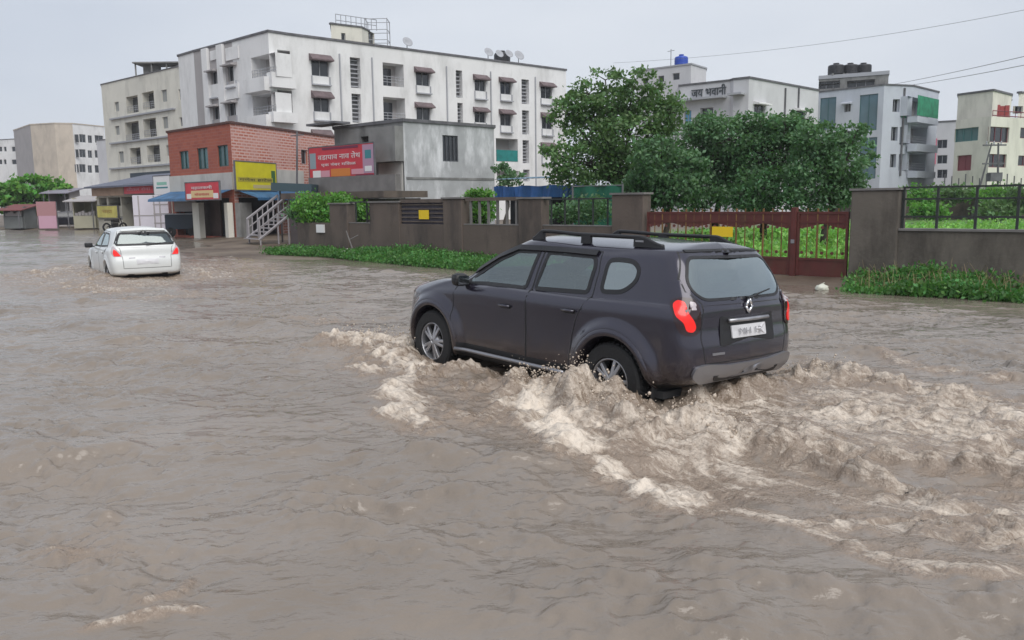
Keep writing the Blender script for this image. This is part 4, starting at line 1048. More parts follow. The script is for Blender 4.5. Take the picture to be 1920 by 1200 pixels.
class Bld:
    def __init__(s, name, label, cat, vis, ztop, z0=0.1, deep=12.0, m=M_WHITE, cope=M_COPE, cope_h=0.16, face_m=None, group=None):
        """vis: visible corners left to right as (pixel x, depth)"""
        s.c = [xy_at(px, d) for px, d in vis]; s.n = len(s.c); s.z1 = ztop; s.z0 = z0; s.m = m
        a, b = Vector(s.c[0]), Vector(s.c[-1])
        back = Vector(((a + b) / 2)).normalized() * deep
        s.allc = s.c + [tuple(b + back), tuple(a + back)]
        s.root = thing(name, label, cat, (s.c[0][0], s.c[0][1], z0), group=group)
        s.off = Vector((s.c[0][0], s.c[0][1], z0)); s.holes = {i: [] for i in range(s.n - 1)}; s.face_m = face_m or {}; s.cope = cope; s.cope_h = cope_h
    def L(s, p): return (p[0] - s.off.x, p[1] - s.off.y, p[2] - s.off.z)
    def rect(s, f, x0, y0, x1, y1):
        A, B = s.c[f], s.c[f + 1]; ym, xm = (y0 + y1) / 2, (x0 + x1) / 2
        u0 = on_wall(x0, ym, A, B)[0]; u1 = on_wall(x1, ym, A, B)[0]; z1 = on_wall(xm, y0, A, B)[1]; z0 = on_wall(xm, y1, A, B)[1]
        return u0, u1, z0, z1
    def frame(s, f):
        A, B = s.allc[f], s.allc[(f + 1) % len(s.allc)]; e = Vector((B[0] - A[0], B[1] - A[1])); Ln = e.length; e /= Ln
        return Vector(A), e, Vector((e.y, -e.x)), Ln     # outward normal
    def pt(s, f, u, z, out=0.0):
        A, e, n, Ln = s.frame(f); return s.L((A.x + e.x * u + n.x * out, A.y + e.y * u + n.y * out, z))
    def slab(s, mb, f, u0, u1, z0, z1, o0, o1):
        P = [s.pt(f, u, z, o) for o in (o0, o1) for (u, z) in ((u0, z0), (u1, z0), (u1, z1), (u0, z1))]
        i = len(mb.v); mb.v += P
        for q in ((0, 3, 2, 1), (4, 5, 6, 7), (0, 1, 5, 4), (2, 3, 7, 6), (0, 4, 7, 3), (1, 2, 6, 5)): mb.f.append(tuple(i + k for k in q)); mb.uv.append(None)
    def add(s, name, m, f, u0, u1, z0, z1, o0, o1, parent=None, bevel=0):
        mb = MB(); s.slab(mb, f, u0, u1, z0, z1, o0, o1); return mb.build(name, m, parent or s.root, bevel=bevel)
    def window(s, f, x0, y0, x1, y1, m=None, depth=0.18, shade=None, sill=None, bars=2, fm=None, name='window', frame=True, sm=None):
        u0, u1, z0, z1 = s.rect(f, x0, y0, x1, y1); s.holes[f].append((u0, u1, z0, z1, depth))
        w = s.add(name, m or M_WIN, f, u0 + .002, u1 - .002, z0 + .002, z1 - .002, -depth - 0.03, -depth + 0.004)
        fm = fm or M_FRAME; t = 0.05
        if frame:
            mb = MB()
            for k in range(bars + 1):
                uu = u0 + (u1 - u0) * k / bars; uu = min(max(uu, u0 + t / 2), u1 - t / 2); s.slab(mb, f, uu - t / 2, uu + t / 2, z0, z1, -depth + .006, -depth + 0.05)
            for zz in (z0 + t / 2, z1 - t / 2): s.slab(mb, f, u0 + .003, u1 - .003, zz - t / 2 + .002, zz + t / 2 - .002, -depth + .01, -depth + 0.046)
            mb.build('frame', fm, w)
        if shade:
            sh_u, sh_z = 0.18, (s.rect(f, x0, shade, x1, y1)[3])
            mb = MB(); o = 0.55
            P = [s.pt(f, u0 - sh_u, sh_z, .003), s.pt(f, u1 + sh_u, sh_z, .003), s.pt(f, u1 + sh_u, z1 + .02, o), s.pt(f, u0 - sh_u, z1 + .02, o),
                 s.pt(f, u0 - sh_u, z1 - .08, .003), s.pt(f, u1 + sh_u, z1 - .08, .003), s.pt(f, u1 + sh_u, z1 - .08, o), s.pt(f, u0 - sh_u, z1 - .08, o)]
            mb.v = P
            for q in ((0, 1, 2, 3), (4, 7, 6, 5), (3, 2, 6, 7), (0, 3, 7, 4), (1, 5, 6, 2), (0, 4, 5, 1)): mb.f.append(q); mb.uv.append(None)
            mb.build('sunshade', sm or M_SHADE, w)
        if sill:
            zs = s.rect(f, x0, y1, x1, sill)[2]
            mb = MB(); s.slab(mb, f, u0 - .05, u1 + .05, zs, zs + .10, .003, .28); s.slab(mb, f, u0 - .05, u0 + .02, zs + .1, z0, .003, .10); s.slab(mb, f, u1 - .02, u1 + .05, zs + .1, z0, .003, .10)
            mb.build('sill', M_SILL, w)
        return w
    def balcony(s, f, x0, y0, x1, y1, door=None, depth=1.3, rail=True, cloth=None, back=None, para=None, railm=None):
        u0, u1, z0, z1 = s.rect(f, x0, y0, x1, y1); s.holes[f].append((u0, u1, z0, z1, depth))
        w = s.add('balcony', back or M_TAUPE, f, u0 + .002, u1 - .002, z0 + .002, z1 - .002, -depth - 0.05, -depth + .004)
        dz0 = z0 + .01; dw = (u1 - u0)
        d0, d1 = (door or (0.45, 0.8))
        s.add('balcony_door', M_WIN, f, u0 + dw * d0, u0 + dw * d1, dz0, z0 + (z1 - z0) * 0.86, -depth + .006, -depth + .06, w)
        if rail:
            mb = MB(); zr = z0 + min(0.75, (z1 - z0) * 0.42)
            for zz in (zr, zr - .22, zr - .44): 
                if zz > z0 + .05: mb.tube([s.pt(f, u0, zz, -.04), s.pt(f, u1, zz, -.04)], .022, 5)
            n = max(2, int(dw / .35))
            for k in range(n + 1): mb.tube([s.pt(f, u0 + dw * k / n, z0, -.04), s.pt(f, u0 + dw * k / n, zr, -.04)], .016, 4)
            mb.build('railing', railm or M_SILL, w)
        if cloth: s.add('hanging_cloth', cloth, f, u0 + .05, u1 - .05, z0 + .02, z0 + (z1 - z0) * .5, .0, .03, w)
        return w
    def finish(s, roof=True):
        N = len(s.allc)
        groups = {}
        for f in range(N):
            A, e, n, Ln = s.frame(f); hs = s.holes.get(f, [])
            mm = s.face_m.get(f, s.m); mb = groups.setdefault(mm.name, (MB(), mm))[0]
            us = sorted({0.0, Ln} | {min(max(h[k], 0), Ln) for h in hs for k in (0, 1)}); zs = sorted({s.z0 - 0.3, s.z1} | {h[k] for h in hs for k in (2, 3)})
            for i in range(len(us) - 1):
                for j in range(len(zs) - 1):
                    uc, zc = (us[i] + us[i + 1]) / 2, (zs[j] + zs[j + 1]) / 2
                    if any(h[0] < uc < h[1] and h[2] < zc < h[3] for h in hs): continue
                    q = ((us[i], zs[j]), (us[i + 1], zs[j]), (us[i + 1], zs[j + 1]), (us[i], zs[j + 1]))
                    mb.quad(*[s.pt(f, *c) for c in q], uv=q)
            for (u0, u1, z0, z1, d) in hs:
                a = [s.pt(f, u, z, 0) for u, z in ((u0, z0), (u1, z0), (u1, z1), (u0, z1))]; b = [s.pt(f, u, z, -d - .04) for u, z in ((u0, z0), (u1, z0), (u1, z1), (u0, z1))]
                for k in range(4): mb.quad(a[k], a[(k + 1) % 4], b[(k + 1) % 4], b[k], uv=((0, 0), (.2, 0), (.2, .2), (0, .2)))
        for mb, mm in groups.values(): mb.build('wall', mm, s.root)
        if roof:
            mb = MB(); mb.poly([s.L((c[0], c[1], s.z1 - 0.5)) for c in s.allc]); mb.build('roof', M_CONC, s.root)
        if s.cope:
            mb = MB()
            for f in range(N):
                A, e, n, Ln = s.frame(f); s.slab(mb, f, -0.06, Ln + 0.06, s.z1 + .002 * (f + 1), s.z1 + s.cope_h + .002 * (f + 1), -0.22, 0.07 + .002 * f)
            mb.build('coping', s.cope, s.root)
        return s.root

def zt(px, py, d): return at_depth(px, py, d)[2]

# -- the long white apartment block
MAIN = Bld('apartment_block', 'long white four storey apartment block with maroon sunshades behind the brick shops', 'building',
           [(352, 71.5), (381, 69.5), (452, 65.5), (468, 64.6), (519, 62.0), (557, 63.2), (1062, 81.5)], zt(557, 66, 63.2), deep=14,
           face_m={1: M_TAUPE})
B = MAIN
for (x0, y0, x1, y1, sh_, sl) in [(584, 113, 617, 143, 102, 161), (780, 135, 806, 161, 126, 177), (890, 149, 911, 171, 140, 188), (938, 153, 959, 177, 145, 191), (1014, 162, 1035, 185, 154, 198),
     (588, 183, 618, 210, 171, 228), (781, 201, 807, 225, 192, 240), (890, 209, 911, 230, 201, 248), (938, 213, 959, 236, 205, 250), (1016, 219, 1036, 242, 211, 256),
     (890, 268, 911, 290, 260, 305), (1016, 275, 1037, 292, 267, 308), (588, 255, 618, 282, 243, 300), (781, 270, 807, 292, 262, 308)]:
    B.window(5, x0, y0, x1, y1, shade=sh_, sill=sl)
for (x0, y0, x1, y1) in [(657, 108, 676, 165), (855, 132, 867, 183), (978, 149, 992, 195), (660, 176, 677, 230), (858, 193, 868, 240), (979, 207, 992, 252), (980, 263, 992, 306), (981, 318, 993, 340)]:
    w = B.window(5, x0, y0, x1, y1, m=M_COPE, depth=0.5, bars=1, frame=False, name='service_shaft')
    u0, u1, z0, z1 = B.rect(5, x0, y0, x1, y1); mb = MB()
    for k in range(7): zz = z0 + (z1 - z0) * (k + .5) / 7; B.slab(mb, 5, u0 + .01, u1 - .01, zz - .04, zz + .04, -.38, -.32)
    mb.build('louvre', M_SILL, w)
B.balcony(5, 718, 119, 757, 162, (.30, .78)); B.balcony(5, 719, 183, 760, 230, (.3, .78)); B.balcony(5, 930, 260, 971, 303, (.1, .4), cloth=M_TEAL, rail=False)
B.balcony(5, 932, 320, 973, 340, (.1, .4), rail=False)
for f, x0, y0, x1, y1 in [(1, 397, 133, 409, 172), (1, 427, 122, 443, 152), (1, 400, 199, 413, 224), (1, 428, 192, 444, 217)]:
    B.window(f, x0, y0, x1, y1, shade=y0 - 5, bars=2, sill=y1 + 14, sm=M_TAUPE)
B.balcony(3, 471, 103, 517, 147, (.55, .85)); B.balcony(4, 521, 95, 554, 141, (.05, .5), depth=.9); B.balcony(3, 474, 176, 517, 217, (.55, .8)); B.balcony(4, 521, 170, 553, 213, (.05, .5), depth=.9)
B.finish()
# white pilasters and parapet slabs that stand proud on the stepped side
for (f, a, b) in [(1, 386, 396), (1, 414, 425)]:
    u0, u1, z0, z1 = B.rect(f, a, 100, b, 225); B.add('pilaster', M_WHITE, f, u0, u1, .0, B.z1 - .01, .002, .25)
for (f, a, y0, y1) in [(1, 0, 0, 0)]:
    for xa, xb in ((396, 414), (425, 449)):
        for ya, yb in ((88, 112), (158, 186)):
            u0, u1, z0, z1 = B.rect(f, xa, ya, xb, yb); B.add('spandrel', M_WHITE, f, u0 + .004, u1 - .004, z0, min(z1, B.z1 - .3), .002, .12)
for f, xa, xb, ya, yb in ((3, 470, 518.6, 148, 174), (3, 473, 518.6, 218, 240), (4, 519.4, 556, 141, 168), (4, 519.4, 556, 213, 232)):
    u0, u1, z0, z1 = B.rect(f, xa, ya, xb, yb); Ln = B.frame(f)[3]; ex_ = .29; B.add('balcony_parapet', M_WHITE, f, max(u0, 0), Ln + (ex_ if f == 3 else 0), z0 + .004 * f, z1 + .004 * f, .003, .7) if f == 3 else B.add('balcony_parapet', M_WHITE, f, -ex_, min(u1, Ln), z0 + .004 * f, z1 + .004 * f, .003, .7)
for px in (640, 700, 838, 905 + 15, 1003):
    u0, u1, z0, z1 = B.rect(5, px, 130, px + 1.2, 330); B.add('drain_pipe', M_SILL, 5, u0, u0 + .09, .2, B.z1 - .9, .004, .11)
# things on its roof
def dish(px, py, d, r=0.45, label=''):
    p = at_depth(px, py, d); t = thing('satellite_dish', label, 'satellite dish', (p[0], p[1], B.z1), group='satellite dishes on the roof of the white block')
    h = max(.5, p[2] - B.z1); m = MB(); m.tube([(0, 0, 0), (0, 0, h)], .035, 6); m.build('mast', M_COPE, t)
    m = MB(); m.lathe([(.001, 0), (r * .5, .05), (r, .18), (r * .98, .20), (r * .45, .07), (.001, .02)], (0, 0, 0), 'Z', 18); o = m.build('reflector', M_SILL, t, smooth=True)
    o.location = (0, -.05, h); o.rotation_euler = (R_(60), 0, R_(35)); return t
dish(763, 81, 71, label='lone satellite dish between the stair head room and the tank on the white block roof')
dish(915, 100, 76, label='leftmost dish of the cluster beside the black water tank on the roof')
dish(935, 103, 77, .4, label='dish just left of the black water tank on the roof')
dish(953, 103, 77.5, .4, label='dish just right of the black water tank on the roof')
dish(972, 106, 78.5, .5, label='rightmost satellite dish on the roof of the white block')
def tank(name, label, px, d, zb, r, h, m, roofz=None, group=None):
    x, y = xy_at(px, d); t = thing(name, label, 'water tank', (x, y, zb), group=group); mb = MB()
    mb.lathe([(.001, 0), (r, 0), (r, h * .22), (r * 1.03, h * .24), (r, h * .26), (r, h * .48), (r * 1.03, h * .5), (r, h * .52), (r, h * .76), (r * .9, h * .86), (r * .35, h * .95), (r * .33, h), (.001, h)], (0, 0, 0), 'Z', 24)
    mb.build('tank_body', m, t, smooth=False)
    mb = MB(); mb.lathe([(.001, 0), (r * .38, 0), (r * .38, .06), (.001, .09)], (0, 0, h), 'Z', 16); mb.build('lid', m, t)
    mb = MB()
    for dx in (-r * .7, r * .7): mb.box((dx, 0, -.10), (.15, r * 1.8, .2))
    mb.build('plinth', M_CONC, t)
    return t
M_TANKB = mat('black_tank_plastic', (0.02, 0.02, 0.025), 0.5); M_TANKBL = mat('blue_tank_plastic', (0.02, 0.07, 0.42), 0.45)
tank('water_tank', 'black plastic water tank among the dishes on the white block roof', 945, 79, B.z1 + .2, .75, 1.2, M_TANKB)
# stair head room with railings on the roof
H = Bld('stair_head_room', 'cream stair head room with rooftop railings above the white block', 'roof cabin', [(634, 67), (690, 68.5), (703, 70)], zt(660, 50, 68), z0=B.z1 - .5, deep=4, m=M_CREAM, cope_h=.12)
H.window(0, 640, 62, 648, 77, bars=1); H.window(1, 691, 60, 702, 82, bars=1); H.finish()
mb = MB()
for xa, xb in ((630, 712),):
    P = [at_depth(x, 50, 68 + (x - 634) * .03) for x in np.linspace(630, 706, 9)]
    for p in P: mb.tube([H.L((p[0], p[1], H.z1 + .1)), H.L((p[0], p[1], H.z1 + .95))], .03, 4)
    for dz in (.5, .95): mb.tube([H.L((p[0], p[1], H.z1 + dz)) for p in P], .03, 4)
mb.build('railing', M_SILL, H.root)
lad = thing('roof_frame', 'pale metal scaffold frame right of the stair head room', 'frame', (*xy_at(716, 70), B.z1)); mb = MB()
for x in (-.9, .9):
    for y in (0, 1.5): mb.tube([(x, y, 0), (x, y, 2.6)], .04, 5)
for z in (.9, 1.7, 2.55):
    for y in (0, 1.5): mb.tube([(-.9, y, z), (.9, y, z)], .03, 5)
    for x in (-.9, .9): mb.tube([(x, 0, z), (x, 1.5, z)], .03, 5)
mb.build('pipework', M_SILL, lad)

# -- cream block with dark balconies to its left
B = Bld('apartment_block', 'cream four storey apartment block with dark balconies left of the long white one', 'building', [(207, 98), (353, 86)], zt(280, 143, 92), deep=14, m=M_CREAM, cope_h=.1)
for r in [(237, 180, 259, 212), (267, 172, 289, 205), (235, 228, 261, 265), (269, 222, 293, 257), (244, 277, 264, 308), (276, 272, 300, 304)]:
    B.balcony(0, *r, door=(.0, .99), depth=.8, back=M_COPE)  # full-width dark door and dark back put the recess shade into colour
for r in [(215, 191, 223, 209), (303, 168, 313, 191), (335, 166, 353, 186), (216, 236, 224, 253), (305, 219, 315, 241), (337, 219, 352, 236), (223, 284, 232, 305), (312, 272, 320, 292), (337, 268, 352, 284)]:
    B.window(0, *r, m=M_WIN if r[0] > 330 else mat('pale_shutter', (.30, .31, .29), .6))
for (xa, xb, y) in ((212, 352, 213), (300, 352, 198), (212, 352, 266)):
    pass
B.finish()
for (xa, xb, ya) in ((208, 330, 214), (208, 330, 262), (208, 330, 312)):
    u0, u1, z0, z1 = B.rect(0, xa, ya - 1.5, xb, ya + 1.5); B.add('ledge', M_SILL, 0, max(0, u0), u1, z0, z1, .003, .25)
u0, u1, z0, z1 = B.rect(0, 246, 322, 332, 341); B.add('shop_front', mat('dark_blue_shop', (.02, .035, .055), .5), 0, u0, u1, .1, z1, .01, .12)
# roof garden pergola on the cream block
PG = thing('roof_pergola', 'grey pergola with plants on the cream block roof', 'pergola', (*xy_at(316, 90.5), B.z1)); mb = MB()
for x in (-2.5, -.8, .8, 2.5):
    for y in (0, 2.2): mb.tube([(x, y, -.2), (x, y, 1.1)], .09, 5)
mb.box((0, 1.1, 1.15), (5.4, 2.8, .14)); mb.box((-1.2, 1.1, .5), (1.6, .8, 1.0)); mb.box((1.5, 1.4, .35), (1.2, .8, .8)); mb.build('pergola_frame', M_CONC, PG)

# -- far blocks at the left edge
B = Bld('apartment_block', 'distant tan and white apartment block with a blank tan end wall', 'building', [(38, 178), (70, 166), (115, 164), (148, 165), (206, 172)], zt(90, 233, 165), deep=16, m=M_CREAM, cope_h=.2, cope=M_TAN,
        face_m={0: M_TAUPE, 1: M_TAN, 2: M_TAN, 3: M_WHITE})
for k in range(3):
    dy = 28 * k
    for r in [(140, 252, 147.5, 267)]: B.window(2, *[v + (dy if i % 2 else 0) for i, v in enumerate(r)], bars=1)
    for r in [(149, 252, 161, 267), (165, 254, 173, 268), (178, 254, 194, 268)]: B.window(3, *[v + (dy if i % 2 else 0) for i, v in enumerate(r)])
B.finish()
B = Bld('apartment_block', 'small distant white block at the left edge of the picture', 'building', [(-60, 190), (40, 185)], zt(20, 262, 186), deep=14, m=M_WHITE)
for dy in (0, 24):
    for a, b_ in ((-20, -12), (-2, 4), (7, 12), (22, 34)): B.window(0, a, 275 + dy, b_, 284 + dy, bars=1)
B.finish()
B = Bld('apartment_block', 'plain white building low between the tan block and the cream one', 'building', [(190, 150), (232, 146)], zt(210, 262, 148), deep=10, m=M_PALE)
for y in (284, 310): B.window(0, 210, y, 216, y + 10, bars=1)
B.finish()

# -- white building with lettering and its stair tower
B = Bld('stair_tower', 'tall white stair tower carrying the blue water tank', 'building', [(1190, 75), (1291, 71.5), (1319, 74)], zt(1291, 121, 71.5), deep=7, m=M_PALE, cope_h=.12, cope=M_SILL)
B.window(0, 1234, 142, 1245, 154, bars=1); B.window(0, 1261, 137, 1274, 150, bars=1); B.window(0, 1205, 146, 1215, 158, bars=1)
B.finish(); TW = B
tank('water_tank', 'bright blue plastic water tank on the white stair tower', 1273, 74, B.z1 + .12, .58, 1.05, M_TANKBL)
an = thing('antenna', 'thin dark antennas beside the blue tank', 'antenna', (*xy_at(1254, 74), B.z1)); mb = MB(); mb.tube([(0, 0, 0), (0, 0, 1.7)], .03, 5); mb.tube([(-.3, 0, 1.5), (.3, 0, 1.6)], .02, 4); mb.build('mast', M_COPE, an)
B = Bld('office_building', 'white three storey building with dark lettering behind the trees', 'building', [(1270, 71.5), (1364, 68.6), (1370, 68.0), (1398, 67.2), (1527, 75.5)], zt(1398, 147, 67.2), deep=11, m=M_PALE, cope_h=.15,
        face_m={4: M_CREAM})
B.window(0, 1283, 207, 1296, 232, m=mat('sky_blue_panel', (.12, .35, .55), .5)); B.window(0, 1313, 202, 1337, 224, depth=.4)
B.window(3, 1414, 195, 1434, 217, shade=191, fm=M_FRAME, sm=M_WHITE); B.window(3, 1492, 207, 1509, 230, shade=203, sm=M_WHITE, m=M_WINT)
B.window(3, 1414, 255, 1434, 277); B.window(3, 1492, 262, 1509, 284)
B.finish()
for f, xa, xb, y in ((0, 1272, 1363, 186), (2, 1371, 1397, 177)):
    u0, u1, z0, z1 = B.rect(f, xa, y - 2, xb, y + 2); B.add('ledge', M_SILL, f, u0, u1, z0, z1, .003, .8)
for px, f in ((1470, 3), (1495, 3)):
    u0, u1, z0, z1 = B.rect(f, px, 165, px + 2, 240); B.add('drain_pipe', M_COPE, f, u0, u0 + .12, z0, z1, .004, .12)
A_, e_, n_, L_ = B.frame(0); u0, u1, z0, z1 = B.rect(0, 1297, 164, 1362, 178)
bl = B.pt(0, (u0 + u1) / 2, (z0 + z1) / 2 + .05, .06)
M_LETTER = mat('dark_lettering', (.05, .06, .07), .6)
text_mesh('lettering', 'जय भवानी', 1.0, M_LETTER, B.root, bl, (R_(90), 0, math.atan2(e_.y, e_.x)), .04, (u1 - u0), 0.85)

# -- blue-white block with tinted glass strips
B = Bld('apartment_block', 'blue white block with tall teal glass strips and a green netted balcony', 'building', [(1524, 84), (1647, 79), (1700, 80), (1748, 85)], zt(1647, 160, 79), deep=12, m=M_BLUEW, cope_h=.14)
for r in [(1537, 183, 1567, 243), (1611, 177, 1645, 245)]: B.window(0, *r, m=M_WINB, bars=2, depth=.12, fm=M_WINT)
for r in [(1537, 255, 1567, 330), (1611, 258, 1643, 335)]: B.window(0, *r, m=M_WINB, bars=2, depth=.12, fm=M_WINT)
for r in [(1583, 194, 1595, 210), (1581, 245, 1593, 258), (1581, 290, 1593, 304)]: B.window(0, *r, shade=r[1] - 3, sm=M_BLUEW)
for r in [(1674, 186, 1687, 210), (1671, 238, 1683, 264), (1669, 289, 1680, 314)]: B.window(1, *r, depth=.3)
B.balcony(1, 1689, 186, 1699.6, 220, (.1, .6), rail=False); B.balcony(1, 1687, 238, 1699.6, 271, (.2, .8), rail=False); B.balcony(1, 1685, 289, 1699.6, 320, (.2, .8), rail=False)
B.balcony(2, 1701, 184, 1741, 220, (.1, .6), rail=False); B.balcony(2, 1701, 237, 1738, 270, (.1, .5)); B.balcony(2, 1701, 288, 1735, 320, (.1, .5))
B.finish()
nt_ = B.rect(2, 1701, 184, 1741, 221); B.add('green_net', M_NET, 2, nt_[0], nt_[1], nt_[2], nt_[3], .9, .93)
nt_ = B.rect(1, 1690, 185, 1699.6, 221); B.add('green_net', M_NET, 1, nt_[0], nt_[1], nt_[2], nt_[3], .04, .07)
for xa, xb, ya, yb in ((1701, 1741, 222, 233), (1701, 1740, 272, 286), (1701, 1736, 322, 334)):
    u0, u1, z0, z1 = B.rect(2, xa, ya, xb, yb); B.add('balcony_parapet', M_BLUEW, 2, u0, u1, z0, z1, .003, .9)
u0, u1, z0, z1 = B.rect(1, 1690, 165, 1692, 330); B.add('drain_pipe', M_COPE, 1, u0, u0 + .14, z0, z1, .004, .14)
# rooftop slab with tanks and solar heater
RS = Bld('roof_slab', 'raised grey rooftop cabin under the black tanks of the blue white block', 'roof cabin', [(1527, 86), (1654, 83)], zt(1590, 143, 84), z0=B.z1 - .4, deep=4, m=M_CONC, cope=M_SILL, cope_h=.35)
RS.window(0, 1535, 152, 1575, 166, bars=3, depth=.4); RS.window(0, 1588, 150, 1640, 163, bars=3, depth=.4); RS.finish()
for px, lb in ((1557, 'leftmost of three black tanks on the blue white block'), (1583, 'middle one of three black tanks on the blue white block'), (1607, 'rightmost of three black tanks on the blue white block')):
    tank('water_tank', lb, px, 86, RS.z1 + .5, .78, 1.0, M_TANKB)
# -- pale building with pink sign, far
B = Bld('office_building', 'pale building with a vertical pink sign between the two right blocks', 'building', [(1741, 108), (1800, 106)], zt(1760, 229, 107), deep=10, m=M_PALE, cope_h=.2)
for y in (262, 291, 318): B.window(0, 1757, y, 1776, y + 16)
B.finish(); u0, u1, z0, z1 = B.rect(0, 1743, 260, 1756, 308); sg = B.add('pink_sign', mat('pink_sign', (.6, .16, .24), .6), 0, u0, u1, z0, z1, .02, .15)
mb = MB()
for k in range(4): zz = z0 + (z1 - z0) * (k + .5) / 4; B.slab(mb, 0, u0 + .25, u1 - .25, zz - .25, zz + .25, .152, .17)
mb.build('sign_marks', M_WHITE, sg)
# -- cream block at the right edge
B = Bld('apartment_block', 'pale cream block with maroon framed windows at the right edge', 'building', [(1783, 76), (1848, 72.5), (1984, 78)], zt(1848, 218, 72.5), deep=12, m=M_CREAM, cope=None)
B.window(0, 1790, 240, 1834, 265, m=M_WINT, bars=3, fm=mat('teal_frame', (.06, .2, .2), .6)); B.window(0, 1794, 291, 1821, 320, m=M_FRAMEM, fm=M_FRAMEM, bars=2)
for r in [(1856, 238, 1892, 267), (1913, 240, 1950, 260), (1854, 289, 1887, 314), (1909, 292, 1945, 311)]:
    B.window(1, *r, fm=M_FRAMEM, bars=3)
B.finish()
UP = Bld('roof_storey', 'cream set back top storey left of the roof terrace', 'building', [(1784, 76.5), (1848, 73.5), (1883, 77)], zt(1848, 171, 73.5), z0=B.z1 - .02, deep=5, m=M_CREAM, cope_h=.18); UP.finish()
UP2 = Bld('roof_storey', 'cream set back top storey with a dark window right of the terrace', 'building', [(1896, 80), (1990, 82)], zt(1910, 175, 80), z0=B.z1 - .02, deep=5, m=M_CREAM, cope_h=.18)
UP2.window(0, 1903, 199, 1918, 213, bars=2); UP2.finish()
tr_ = thing('terrace_rail', 'maroon railing along the roof terrace of the right cream block', 'railing', (*xy_at(1850, 73), B.z1)); mb = MB()
pa, pb = Vector(xy_at(1850, 72.8)), Vector(xy_at(1980, 77.8)); o_ = Vector((tr_.location.x, tr_.location.y))
for z in (.1, .5): mb.tube([((pa - o_).x, (pa - o_).y, z), ((pb - o_).x, (pb - o_).y, z)], .04, 4)
for k in range(14): p = pa + (pb - pa) * k / 13 - o_; mb.tube([(p.x, p.y, 0), (p.x, p.y, .5)], .03, 4)
mb.build('rails', M_FRAMEM, tr_)
cl_ = thing('clothes_bundle', 'red cloth hung at the corner of the roof terrace', 'cloth', (*xy_at(1859, 74.5), B.z1)); mb = MB(); 
for k in range(5): mb.box((-.8 + .4 * k, .05 * (k % 2), .55), (.36, .05 + .02 * k, 1.0 + .1 * (k % 3)))
mb.build('cloth', mat('red_cloth', (.3, .05, .05), .8), cl_)

# -- brick shops in front
BR = Bld('brick_shop_building', 'red brick two storey shop building with a white band above the shutters', 'building',
         [(323, 47), (440, 42), (634, 52)], zt(440, 231, 42), deep=9, m=M_BRICK, cope_h=.10, cope=mat('rusty_edge', (.10, .05, .045), .9), face_m={1: M_BRICKW})
M_BAND = mat('off_white_band', (.50, .49, .46), .85, var=.08, scale=1, stain=(.28, .27, .25), stain_scale=1, stain_amt=.5)
for r in [(337, 283, 354, 317), (370, 277, 390, 317), (408, 272, 428, 312)]: BR.window(0, *r, m=M_WINT, depth=.12, bars=2, fm=mat('dark_green_frame', (.03, .07, .07), .5))
BR.window(1, 565, 281, 577, 308, bars=1)
u0, u1, z0, z1 = BR.rect(0, 324, 372, 438, 446)
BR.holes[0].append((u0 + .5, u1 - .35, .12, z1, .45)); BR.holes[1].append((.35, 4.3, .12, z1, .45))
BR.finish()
mb = MB(); BR.slab(mb, 0, u0 + .5, u1 - .35, .12, z1, -.55, -.46); BR.slab(mb, 1, .35, 4.3, .12, z1, -.55, -.46); mb.build('shop_shade', M_INSHADE, BR.root)  # dark slabs just inside the openings paint the shade of the shops
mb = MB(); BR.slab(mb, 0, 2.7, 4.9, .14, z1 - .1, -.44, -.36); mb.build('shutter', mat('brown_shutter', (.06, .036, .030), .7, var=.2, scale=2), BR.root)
for f, xa, xb, ya, yb in ((0, 323, 440, 326, 357), (1, 440, 590, 305, 357)):
    u0, u1, z0, z1 = BR.rect(f, xa, ya, xb, yb); Ln = BR.frame(f)[3]; zb = BR.rect(0, 400, 324, 440, 356)
    BR.add('white_band', M_BAND, f, 0.0 if f else -.03, Ln if f == 0 else Ln * .62, zb[2], zb[3] - (.0 if f == 0 else -.25), .004, .07 + .01 * f)
# posts of the shopfront
for f, xa, xb, col in ((0, 374, 386, M_CREAM), (0, 434, 440, M_CREAM), (1, 440, 462, M_CONC)):
    u0, u1, z0, z1 = BR.rect(f, xa, 380, xb, 446); BR.add('pillar', col, f, u0, u1, -.1, z1, .06, .36)
# blue corrugated awning
mb = MB(); M_BLUEAW = mat('blue_awning_sheet', (.028, .105, .22), .45, var=.35, scale=2)
za = BR.rect(0, 400, 357, 430, 372)
for f in (0, 1):
    Ln = BR.frame(f)[3] * (1 if f == 0 else .58); n = int(Ln / .12)
    for k in range(n):
        a, b = Ln * k / n, Ln * (k + 1) / n; dz = .03 if k % 2 else 0
        mb.quad(BR.pt(f, a, za[3] + dz, .08), BR.pt(f, b, za[3] + .03 - dz, .08), BR.pt(f, b, za[2] + .03 - dz, 1.35), BR.pt(f, a, za[2] + dz, 1.35))
        mb.quad(BR.pt(f, a, za[2] + dz, 1.35), BR.pt(f, b, za[2] + .03 - dz, 1.35), BR.pt(f, b, za[2] - .12, 1.37), BR.pt(f, a, za[2] - .12, 1.37))
mb.build('awning', M_BLUEAW, BR.root)

